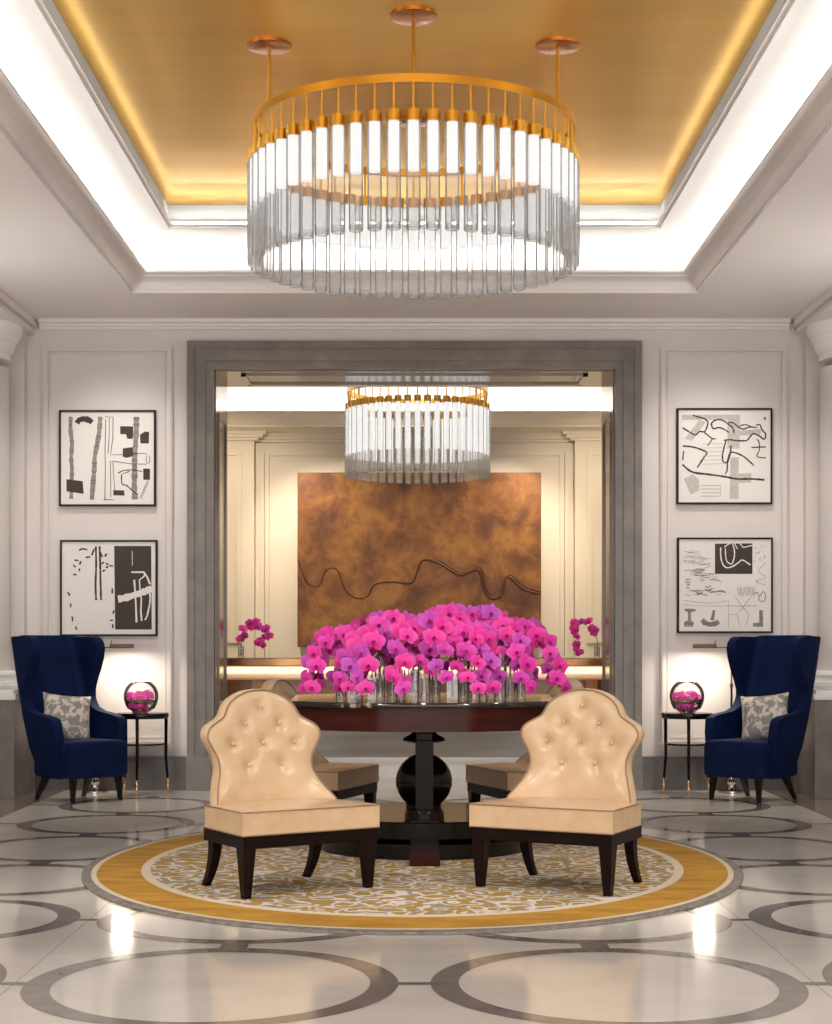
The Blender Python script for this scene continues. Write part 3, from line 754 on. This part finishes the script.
tag(st, 'black round three-legged side table beside the left wing chair', 'side table', 'side tables')
put(st, px(143, 13.8), 13.8, 0)
st2 = put(copy_tree(st), px(687, 13.8), 13.8, 0, 'black round three-legged side table beside the right wing chair')

# ================================================================== ORCHIDS
def petal(bm, ang, L, W, cup=.25, tw=0, z0=.004, mi=0, base=.12):
    NX, NY = 4, 6; g = []
    for j in range(NY+1):
        v = j/NY; half = W*math.sin(PI*min(1, (base+v*(1-base))**.85))**.6 if v < 1 else W*.12
        row = []
        for i in range(NX+1):
            u = i/NX*2-1
            x = u*half; y = v*L; z = z0 + cup*L*(v*v)*.5 - abs(u)**2*half*.35*(1-v)
            x, y = x*math.cos(ang)+y*math.sin(ang), -x*math.sin(ang)+y*math.cos(ang)
            row.append(bm.verts.new((x, y, z)))
        g.append(row)
    for j in range(NY):
        for i in range(NX):
            f = bm.faces.new((g[j][i], g[j][i+1], g[j+1][i+1], g[j+1][i])); f.material_index = mi
def blossom_meshes():
    bm = bmesh.new()
    petal(bm, 0, .052, .019, -.1, z0=0); petal(bm, math.radians(128), .050, .018, -.1, z0=0); petal(bm, math.radians(-128), .050, .018, -.1, z0=0)
    petal(bm, math.radians(78), .056, .032, .12, z0=.005, base=.06); petal(bm, math.radians(-78), .056, .032, .12, z0=.005, base=.06)
    b = build('blossom', bm, M['petal'], None, smooth='all')
    bm = bmesh.new()
    petal(bm, PI, .020, .009, 1.2, z0=.006, mi=0); petal(bm, math.radians(135), .011, .006, 1.6, z0=.006); petal(bm, math.radians(-135), .011, .006, 1.6, z0=.006)
    lathe(bm, [(.001, .0), (.004, .004), (.004, .010), (.001, .014)], 8)
    l = build('lip', bm, M['lip'], b, smooth='all')
    return b
proto = blossom_meshes()
used = [False]
def blossom(parent, loc, normal, roll, sc):
    if not used[0]: o = proto; used[0] = True
    else: o = copy_tree(proto)
    o.parent = parent
    n = Vector(normal).normalized()
    up = Vector((0, 0, 1)); x = up.cross(n)
    if x.length < .1: x = Vector((1, 0, 0))
    x.normalize(); y = n.cross(x)
    m = Matrix((x, y, n)).transposed().to_4x4() @ Matrix.Rotation(roll, 4, 'Z')
    o.matrix_local = Matrix.Translation(loc) @ m @ Matrix.Scale(sc, 4)
    return o
# vases on the table
VZ = TH
def vase(name, x, y, r, h, label, group, sq=False, z=VZ, m='vase'):
    root = empty(name, (x, y, z)); tag(root, label, 'vase', group)
    bm = bmesh.new()
    n = 4 if sq else 20; a0 = PI/4 if sq else 0; rr = r*1.25 if sq else r
    lathe(bm, [(rr, .001), (rr, h), (rr*.9, h), (rr*.9, .016), (.001, .016)], n, cap=False, a0=a0)
    bm.faces.new([v for v in bm.verts if abs(v.co.z-.001) < 1e-6][:n])
    build('glass', bm, M[m], root, smooth=not sq)
    bm = bmesh.new()
    for k in range(3):
        a = random.random()*6; q = r*.45
        tube(bm, [(q*math.cos(a), q*math.sin(a), .02), (q*.2, 0, h*.6), (-q*.5*math.cos(a), -q*.5*math.sin(a), h*1.05)], .0035, 6)
    build('stem_ends', bm, M['stem_dark'], root, smooth='all')
    return root
VS = [(341, .030, .20, 0, 9.62), (352, .024, .15, 1, 9.50), (372, .026, .13, 1, 9.40), (380, .030, .24, 0, 9.55), (392, .028, .19, 0, 9.7), (401, .026, .16, 0, 9.9), (424, .036, .21, 0, 9.40), (436, .026, .17, 0, 9.8),
      (452, .034, .14, 1, 9.40), (463, .030, .24, 0, 9.6), (474, .032, .25, 0, 9.45), (484, .026, .20, 0, 9.7), (500, .030, .26, 0, 9.45), (510, .028, .22, 0, 9.6), (521, .026, .20, 0, 9.5), (413, .026, .16, 1, 10.1), (358, .028, .2, 0, 9.95), (490, .028, .2, 0, 10.05)]
VG = 'clear glass vases on the round table'
VS = [(a, b, c, d, e+.15) for a, b, c, d, e in VS]
for i, (x, r, h, sq, D) in enumerate(VS):
    lab = 'clear glass cylinder vase holding orchid stems on the black marble table'
    if sq: lab = 'short square clear glass vase on the black marble table'
    vase('glass_vase', px(x, D), D, r, h, lab, VG if not sq else 'short square vases on the round table', bool(sq))
# dome of sprays
DC = Vector((px(431, 9.85), 9.86, VZ))
def dome_top(x):    # silhouette height (pixel) at normalised x -1..1
    return interp([(-1, 636), (-.85, 627), (-.62, 619), (-.40, 612), (-.1, 606), (.15, 605), (.5, 610), (.75, 617), (.9, 622), (1, 632)], x)
SG = 'magenta orchid sprays massed on the round table'
NSP = 50
for i in range(NSP):
    ga = i*2.39996; rad = math.sqrt((i+.6)/NSP)
    ux = rad*math.cos(ga)*.86; uy = rad*math.sin(ga)*.95
    x0 = DC.x+ux*.66; y0 = DC.y+uy*.36
    zt = pz(dome_top(ux)+9, 9.85)-.06*abs(uy)+random.uniform(-.06, .035)
    out = Vector((ux*1.1+random.uniform(-.25, .25), uy-.25+random.uniform(-.2, .2), 0))
    if out.length < .2: out = Vector((random.uniform(-1, 1), -.6, 0))
    out.normalize()
    v = min(VS, key=lambda q: abs(px(q[0], q[4])-x0)+abs(q[4]-y0)); vx = px(v[0], v[4]); vy = v[4]
    root = empty('orchid_spray', (vx, vy, VZ+.03)); tag(root, 'arching spray of magenta orchid blossoms massed in the vases on the round table', 'orchid', SG)
    T = Vector((x0, y0, zt)); b0 = Vector((vx, vy, VZ+.03))
    start = b0+Vector((0, 0, v[2]*.9)); reach = .10+.10*rad
    drop = .12+.22*rad
    ctrl = [b0, start, (start+T)/2-out*.03+Vector((0, 0, .03)), T-out*.05, T+out*reach*.5-Vector((0, 0, .01)), T+out*reach*.95-Vector((0, 0, drop*.45)), T+out*(reach*1.15)-Vector((0, 0, drop))]
    for c in ctrl[3:]:
        c.z = max(c.z, VZ+.07)
    path = catmull(ctrl, 6); loc = [p-b0 for p in path]
    bm = bmesh.new(); tube(bm, loc, .0035, 5); build('stem', bm, M['stem'], root, smooth='all')
    K = 9; nP = len(path)
    for k in range(K):
        t = .42+.58*k/(K-1); j = min(nP-2, int(t*(nP-1))); p = path[j].lerp(path[j+1], t*(nP-1)-j)
        tan = (path[j+1]-path[j]).normalized(); side = tan.cross(Vector((0, 0, 1)))
        if side.length < .1: side = Vector((1, 0, 0))
        side.normalize(); sg = 1 if k % 2 else -1
        nrm = Vector((ux*.55, -.75+uy*.35, .12))+out*.35+side*sg*.35+Vector((random.uniform(-.35, .35), random.uniform(-.25, .1), random.uniform(-.25, .35)))
        if uy > .35: nrm.y += .5
        pp = p+side*sg*.024+nrm.normalized()*.014-b0
        blossom(root, pp, nrm, random.uniform(-.5, .5), random.uniform(.92, 1.22)*(1 if k < 7 else .85))
# desk orchids
def desk_orchid(vx_px, pts_px, vlabel, slabel, D=15.75):
    z = pz(658, DY)
    x = px(vx_px, D); vase('bud_vase', x, D, .026, .10, vlabel, None, z=z)
    root = empty('orchid_spray', (x, D, z+.02)); tag(root, slabel, 'orchid')
    pts = [Vector((px(a, D)-x, 0, pz(b, D)-z-.02)) for a, b in pts_px]
    base = [Vector((0, 0, 0)), Vector((0.004, 0, .10))]
    bm = bmesh.new(); tube(bm, catmull(base+pts, 5), .0035, 6); build('stem', bm, M['stem'], root, smooth='all')
    path = catmull(pts, 4)
    for k in range(0, 15):
        p = path[min(len(path)-1, int(k/14*(len(path)-1)))]
        blossom(root, p+Vector((random.uniform(-.035, .035), -.02+random.uniform(-.02, .0), random.uniform(-.03, .03))), (random.uniform(-.5, .5), -1, random.uniform(-.2, .4)), random.uniform(-.7, .7), random.uniform(.72, .9))
desk_orchid(241, [(243, 636), (246, 628), (254, 624), (262, 626), (267, 634), (263, 642), (259, 644)], 'small glass bud vase on the desk left of the bronze panel', 'arching magenta orchid spray on the desk left of the bronze panel')
desk_orchid(597, [(596, 634), (592, 626), (584, 620), (575, 622), (570, 628), (578, 636), (579, 648), (577, 652)], 'small glass bud vase on the desk right of the bronze panel', 'arching magenta orchid spray on the desk right of the bronze panel')
# bowls with blossoms
for tb, cx_, nm in ((st, 143, 'left'), (st2, 687, 'right')):
    bx, by = px(141 if nm == 'left' else 687, 13.8), 13.8
    root = empty('glass_bowl', (bx, by, sh)); tag(root, 'clear glass fish bowl of orchids on the %s side table' % nm, 'bowl', 'glass bowls on the side tables')
    R = .138
    bm = bmesh.new(); prof = [(R*math.sin(a), R*.94-R*math.cos(a)) for a in [PI*(.11+.70*i/20) for i in range(21)]]
    z_ = prof[0][1]; prof = [(.001, 0.001)]+[(r_, q-z_+.001) for r_, q in prof]
    lathe(bm, prof, 40, cap=False); build('glass', bm, M['bowl'], root, smooth='all')
    bm = bmesh.new(); lathe(bm, [(R*.45, .012), (R*.80, .035), (R*.93, .075), (R*.95, .10), (R*.2, .105)], 32); 
    build('water', bm, M['bowl'], root, smooth=True)
    bm = bmesh.new()
    for k in range(5):
        zz = .075+.006*k; tube(bm, [(R*.83*math.cos(a), R*.83*math.sin(a), zz+.006*math.sin(a*2+k)) for a in [2*PI*i/24 for i in range(24)]], .004, 5, closed=True)
    build('leaf_coil', bm, M['water'], root, smooth='all')
    for k in range(9):
        a = k*2.4; rr_ = R*(.15+.55*math.sqrt((k+.5)/9)); zz = .15-.05*(rr_/R)+(.0 if k < 7 else -.10)
        pos = Vector((bx+rr_*math.cos(a), by+rr_*math.sin(a), sh+zz))
        if k >= 7: pos = Vector((bx+(-.05 if k == 7 else .02), by-.05, sh+.045))
        e = empty('orchid_blossom', pos); tag(e, 'loose magenta orchid blossom floating in the %s glass bowl' % nm, 'flower', 'blossoms in the %s bowl' % nm)
        blossom(e, (0, 0, 0), (math.cos(a)*.4, -.9, .5 if k < 7 else 0), random.uniform(-1, 1), 1.0)

# ================================================================== FLOOR LAMPS
for s, lab in ((-1, 'left'), (1, 'right')):
    D = 13.95; xp = px(95 if s < 0 else 731.5, D)
    root = empty('floor_lamp', (xp, D, 0)); tag(root, 'bronze pharmacy floor lamp behind the %s wing chair' % lab, 'floor lamp', 'pharmacy floor lamps')
    bm = bmesh.new(); lathe(bm, [(.105, .003), (.105, .015), (.09, .022), (.04, .03), (.032, .06), (.04, .085), (.03, .11), (.014, .125), (.012, .16)], 32); build('base', bm, M['chrome'], root, smooth=True)
    bm = bmesh.new(); lathe(bm, [(.009, .12), (.009, .84), (.013, .845), (.013, .87), (.0065, .88), (.0065, 1.22), (.010, 1.225), (.010, 1.245)], 14); build('pole', bm, M['bronze_metal'], root, smooth=True)
    za = pz(647.5, D)
    bm = bmesh.new(); tube(bm, [(0, 0, 1.19), (-s*.0, -.02, za), (-s*.16, -.02, za)], .005, 8); build('arm', bm, M['bronze_metal'], root, smooth='all')
    x0, x1 = .125, .31
    bm = bmesh.new(); pr = []
    n = 20
    for x in (x0, x1):
        pr.append([bm.verts.new((-s*x, -.02+.03*math.cos(a), za+.028*math.sin(a))) for a in [PI*(-.06+1.12*i/n) for i in range(n+1)]])
    for i in range(n): bm.faces.new((pr[0][i], pr[0][i+1], pr[1][i+1], pr[1][i]))
    bm.faces.new(pr[0]); bm.faces.new(pr[1][::-1])
    o = build('lamp_shade', bm, M['shade'], root, smooth=True); 
    bm = bmesh.new(); tube(bm, [(-s*(x0+.02), -.02, za+.008), (-s*(x1-.02), -.02, za+.008)], .007, 8); build('bulb', bm, emit('lamp_bulb', (1, .86, .66), 5), root, smooth='all')
    bm = bmesh.new(); lathe(bm, [(.004, 0), (.004, .03)], 8, c=(-s*(x0+.01), -.02, za+.025)); build('switch', bm, M['bronze_metal'], root)
    l = bpy.data.lights.new('lamp_glow', 'AREA'); l.shape = 'RECTANGLE'; l.size = .15; l.size_y = .03; l.energy = 4.5; l.color = (1, .88, .72)
    lo = bpy.data.objects.new('lamp_glow', l); COL.objects.link(lo); lo.location = (xp-s*.22, D-.02, za-.03); 

# ================================================================== PRINTS
PD = WY-.04
def print_frame(x0, x1, y0, y1, crop, label, shapes):
    cxm = (px(x0, PD)+px(x1, PD))/2; zb = pz(y1, PD)
    root = empty('framed_print', (cxm, WY, zb)); tag(root, label, 'framed print', 'abstract black and white prints')
    W = px(x1, PD)-px(x0, PD); Hh = pz(y0, PD)-pz(y1, PD); f = .014
    bm = bmesh.new(); rect_frame(bm, -W/2, W/2, 0, Hh, f, -.04, -.0); build('frame', bm, M['frame'], root)
    build('paper', B(-W/2+f, W/2-f, -.028, -.004, f, Hh-f), M['paper'], root)
    def c(p): return (px(crop[0]+p[0]/6.933, PD)-cxm, pz(crop[1]+p[1]/6.933, PD)-zb)
    bms = {}; lay = [0]
    for kind, m, data, wd in shapes:
        bm = bms.setdefault(m, bmesh.new()); lay[0] += 1; y = -.0285-.00005*lay[0]
        if kind == 'P':
            bm.faces.new([bm.verts.new((c(p)[0], y, c(p)[1])) for p in data])
        else:
            sm = kind == 'C'
            pts = [Vector((*c(p), 0)) for p in data]
            if sm: pts = catmull(pts, 6)
            wv = wd/6.933*PD/F/2; L_ = []; R_ = []
            for i, p in enumerate(pts):
                t = (pts[min(i+1, len(pts)-1)]-pts[max(i-1, 0)]).normalized(); n = Vector((-t.y, t.x, 0)); ww = wv*random.uniform(.8, 1.2)
                a = p+n*ww; b = p-n*ww; L_.append(bm.verts.new((a.x, y, a.y))); R_.append(bm.verts.new((b.x, y, b.y)))
            for i in range(len(pts)-1): bm.faces.new((L_[i], L_[i+1], R_[i+1], R_[i]))
    nmz = {'ink': 'dark_ink', 'ink_mid': 'grey_ink', 'ink_light': 'pale_grey_ink', 'paper': 'white_marks'}
    for m, bm in bms.items():
        me = build(nmz[m], bm, M[m], root)
def blob(cx, cy, rx_, ry_, n=14, j=.12): return [(cx+rx_*(1+random.uniform(-j, j))*math.cos(2*PI*i/n), cy+ry_*(1+random.uniform(-j, j))*math.sin(2*PI*i/n)) for i in range(n)]
UL = [('C', 'ink_mid', [(142, 115), (140, 200), (150, 300), (145, 400), (150, 480), (148, 560), (145, 685)], 28),
      ('C', 'ink_mid', [(347, 115), (338, 230), (322, 320), (308, 400), (305, 480), (298, 560), (288, 690)], 32),
      ('C', 'ink_mid', [(597, 115), (597, 200), (592, 300), (585, 400), (585, 500), (583, 600), (587, 688)], 38),
      ('C', 'ink', [(185, 160), (200, 138), (238, 130), (270, 140), (290, 155)], 40), ('P', 'ink', [(112, 548), (225, 562), (232, 650), (112, 632)], 0),
      ('P', 'ink', [(485, 180), (575, 182), (575, 235), (572, 268), (535, 268), (525, 236), (485, 235)], 0), ('P', 'ink', [(622, 240), (655, 218), (686, 220), (684, 300), (625, 300)], 0),
      ('P', 'ink', [(503, 335), (572, 325), (574, 388), (530, 400), (503, 392)], 0), ('P', 'ink', [(645, 475), (692, 475), (692, 552), (645, 552)], 0),
      ('P', 'ink', [(437, 624), (512, 626), (515, 662), (437, 660)], 0),
      ('L', 'ink', [(385, 130), (380, 350), (382, 500), (378, 692)], 5), ('L', 'ink', [(378, 115), (436, 118), (434, 260), (418, 380), (500, 378)], 5), ('L', 'ink', [(410, 120), (408, 260), (400, 370)], 5),
      ('L', 'ink', [(574, 370), (665, 370), (668, 435)], 5), ('L', 'ink', [(690, 385), (690, 432), (665, 444), (560, 442), (440, 424), (418, 424), (420, 675)], 5), ('L', 'ink', [(434, 430), (440, 540), (448, 622)], 5), ('L', 'ink', [(370, 690), (440, 690)], 5),
      ('C', 'ink', [(470, 506), (510, 488), (560, 484), (600, 488), (640, 494)], 7), ('C', 'ink', [(495, 515), (497, 580), (530, 592), (570, 628), (608, 656)], 8), ('L', 'ink', [(500, 510), (550, 494)], 5),
      ('L', 'ink', [(674, 556), (622, 682)], 3), ('L', 'ink', [(684, 560), (632, 688)], 3)]+[('L', 'ink', [(672-k*6, 570+k*12), (684-k*6, 564+k*12)], 2) for k in range(9)]
LL = [('P', 'ink', [(443, 110), (700, 110), (704, 690), (450, 690)], 0),
      ('C', 'ink', [(316, 112), (318, 250), (314, 380), (318, 486)], 13), ('C', 'ink', [(342, 112), (346, 230), (348, 330), (352, 486)], 13),
      ('C', 'paper', [(470, 478), (520, 470), (570, 455), (640, 432), (704, 405)], 46),
      ('L', 'paper', [(562, 292), (650, 292), (672, 325), (692, 375)], 12), ('L', 'paper', [(655, 300), (650, 322), (618, 345), (622, 400), (632, 480), (628, 560), (634, 630)], 10), ('L', 'paper', [(582, 345), (588, 420), (594, 520), (598, 640)], 12),
      ('C', 'paper', [(690, 430), (692, 490), (680, 560), (670, 600), (656, 624)], 11), ('L', 'paper', [(568, 145), (570, 245)], 4)]
for (a, b, c_, d) in [(200, 140, 225, 128), (225, 130, 258, 136), (245, 190, 278, 186), (168, 208, 196, 212), (212, 215, 204, 240), (160, 240, 176, 258), (202, 265, 202, 285), (158, 308, 182, 310), (120, 430, 136, 455), (142, 508, 142, 536), (152, 600, 154, 634), (176, 668, 182, 692),
                      (305, 130, 288, 175), (345, 150, 362, 188), (378, 184, 392, 164), (355, 235, 372, 222), (385, 228, 402, 242), (410, 246, 436, 250), (362, 286, 380, 278), (385, 262, 402, 252), (430, 405, 430, 440), (442, 555, 436, 580), (414, 626, 436, 626), (434, 652, 434, 680)]:
    LL.append(('L', 'ink', [(a, b), (c_, d)], 11))
UR = [('P', 'ink_light', [(120, 115), (520, 115), (520, 350), (435, 350), (435, 150), (120, 150)], 0), ('P', 'ink_light', [(240, 150), (285, 165), (190, 298), (140, 280)], 0), ('P', 'ink_light', [(520, 225), (665, 215), (665, 252), (520, 258)], 0),
      ('P', 'ink_light', [(455, 410), (512, 410), (512, 698), (450, 698)], 0), ('P', 'ink_light', [(512, 525), (600, 518), (600, 585), (512, 588)], 0), ('P', 'ink_light', [(132, 560), (195, 525), (238, 570), (240, 640), (180, 668)], 0),
      ('C', 'ink', [(195, 118), (230, 130), (270, 140), (298, 165), (292, 200), (275, 232), (240, 232), (215, 254), (180, 240), (122, 204)], 10), ('L', 'ink', [(275, 238), (330, 282), (298, 330)], 9), ('L', 'ink', [(330, 282), (355, 282)], 8),
      ('C', 'ink', [(322, 175), (345, 155), (378, 148), (410, 158), (440, 180), (470, 205), (482, 242)], 10), ('C', 'ink', [(322, 175), (335, 210), (375, 204), (410, 215), (445, 238)], 10),
      ('C', 'ink', [(440, 170), (475, 172), (510, 200), (545, 214), (590, 200), (640, 205)], 9), ('C', 'ink', [(520, 192), (560, 184), (600, 198)], 8),
      ('C', 'ink', [(635, 188), (660, 184), (675, 220), (700, 250), (690, 285), (655, 262), (615, 246), (590, 270), (565, 294), (500, 294), (450, 288), (410, 294)], 10),
      ('C', 'ink', [(425, 294), (412, 340), (400, 400), (405, 440), (430, 446), (445, 400), (455, 375)], 10), ('C', 'ink', [(458, 328), (455, 380), (435, 450), (432, 500), (420, 526)], 10), ('C', 'ink', [(448, 376), (480, 376), (540, 400), (590, 440), (618, 468)], 10),
      ('C', 'ink', [(125, 332), (180, 336), (240, 352), (290, 378), (265, 420), (225, 482)], 11), ('L', 'ink', [(130, 365), (124, 430)], 9), ('C', 'ink', [(122, 460), (190, 512), (300, 528), (420, 545), (500, 560), (600, 560), (692, 567)], 13),
      ('L', 'ink', [(600, 342), (700, 338)], 8), ('C', 'ink', [(635, 286), (652, 300), (656, 360), (640, 404), (700, 414)], 8), ('L', 'ink', [(696, 130), (692, 150)], 10)]
UR += [('L', 'ink_light', [(260, 318+k*28), (400, 314+k*28)], 4) for k in range(6)]+[('L', 'ink_mid', [(250, 605+k*25), (386, 605+k*25)], 3) for k in range(4)]+[('L', 'ink_mid', [(386, 605), (386, 680)], 2)]
LR = [('P', 'ink', [(348, 108), (608, 106), (608, 318), (348, 318)], 0),
      ('C', 'paper', [(388, 135), (388, 190), (400, 245), (428, 274), (470, 266), (510, 240), (540, 222), (595, 256)], 9), ('C', 'paper', [(420, 140), (424, 210), (440, 240), (465, 246), (482, 200), (482, 150), (470, 110)], 8), ('C', 'paper', [(412, 132), (440, 112), (455, 106)], 8), ('L', 'paper', [(484, 108), (505, 145)], 7), ('L', 'paper', [(522, 108), (545, 135), (606, 120)], 8),
      ('P', 'ink_mid', [(138, 560), (205, 560), (222, 575), (182, 582), (182, 640), (202, 655), (195, 684), (134, 684), (134, 650), (160, 640), (160, 582), (138, 575)], 0),
      ('C', 'ink_mid', [(258, 636), (280, 658), (315, 668), (350, 662), (374, 648)], 34), ('L', 'ink_mid', [(342, 570), (328, 640)], 22), ('P', 'ink_mid', [(655, 570), (680, 570), (682, 684), (612, 684), (612, 658), (655, 655)], 0)]
for k in range(46):
    y = 290+random.random()*175; x = 130+random.random()*230; L_ = 30+random.random()*70; LR.append(('C', 'ink_mid', [(x, y), (x+L_*.5, y+random.uniform(-10, 10)), (min(x+L_, 450), y+random.uniform(-8, 8))], random.choice((3, 4, 7))))
for k in range(16):
    y = 130+random.random()*150; x = 125+random.random()*120; LR.append(('C', 'ink_mid', [(x, y), (x+35, y+random.uniform(-14, 14)), (x+80, y+random.uniform(-14, 14))], 2.5))
for k in range(34):
    x = 615+random.random()*85; y = 120+random.random()*110; LR.append(('L', 'ink_mid', [(x, y), (x+random.uniform(-10, 10), y+random.uniform(-8, 8))], 4))
for k in range(14):
    x = 505+k*9; y = 400+random.random()*20; LR.append(('L', 'ink_mid', [(x, y), (x+4, y+50+random.random()*20)], 2.5))
LR += [('C', 'ink_mid', [(485, 470), (540, 550), (580, 600), (560, 680)], 2.5), ('C', 'ink_mid', [(600, 470), (540, 550), (505, 600), (520, 680)], 2.5), ('L', 'ink_mid', [(440, 600), (500, 600)], 2), ('L', 'ink_mid', [(440, 500), (440, 690)], 2), ('C', 'ink_mid', [(125, 530), (250, 540), (420, 540), (640, 540)], 2.5), ('C', 'ink_mid', [(130, 500), (300, 520), (430, 505)], 2.5),
       ('C', 'ink', [(615, 460), (635, 445), (660, 470), (680, 440), (700, 470), (690, 500), (668, 510), (650, 490), (660, 470)], 4), ('C', 'ink_mid', [(700, 235), (650, 300), (700, 340), (630, 370), (700, 395)], 3), ('P', 'paper', [(180, 330), (230, 345), (260, 380), (325, 330), (265, 430), (170, 432)], 0)]
print_frame(59, 155.5, 410, 506, (50, 400), 'framed print of grey vertical bands and dark blots, upper left wall', UL)
print_frame(60, 157, 540, 636, (50, 530), 'framed print with a black right half and white marks, lower left wall', LL)
print_frame(677, 772.5, 408, 504, (665, 398), 'framed print of meandering dark lines over pale grey blocks, upper right wall', UR)
print_frame(677.5, 773, 537.5, 633, (665, 528), 'framed print with small black square and scribbles, lower right wall', LR)
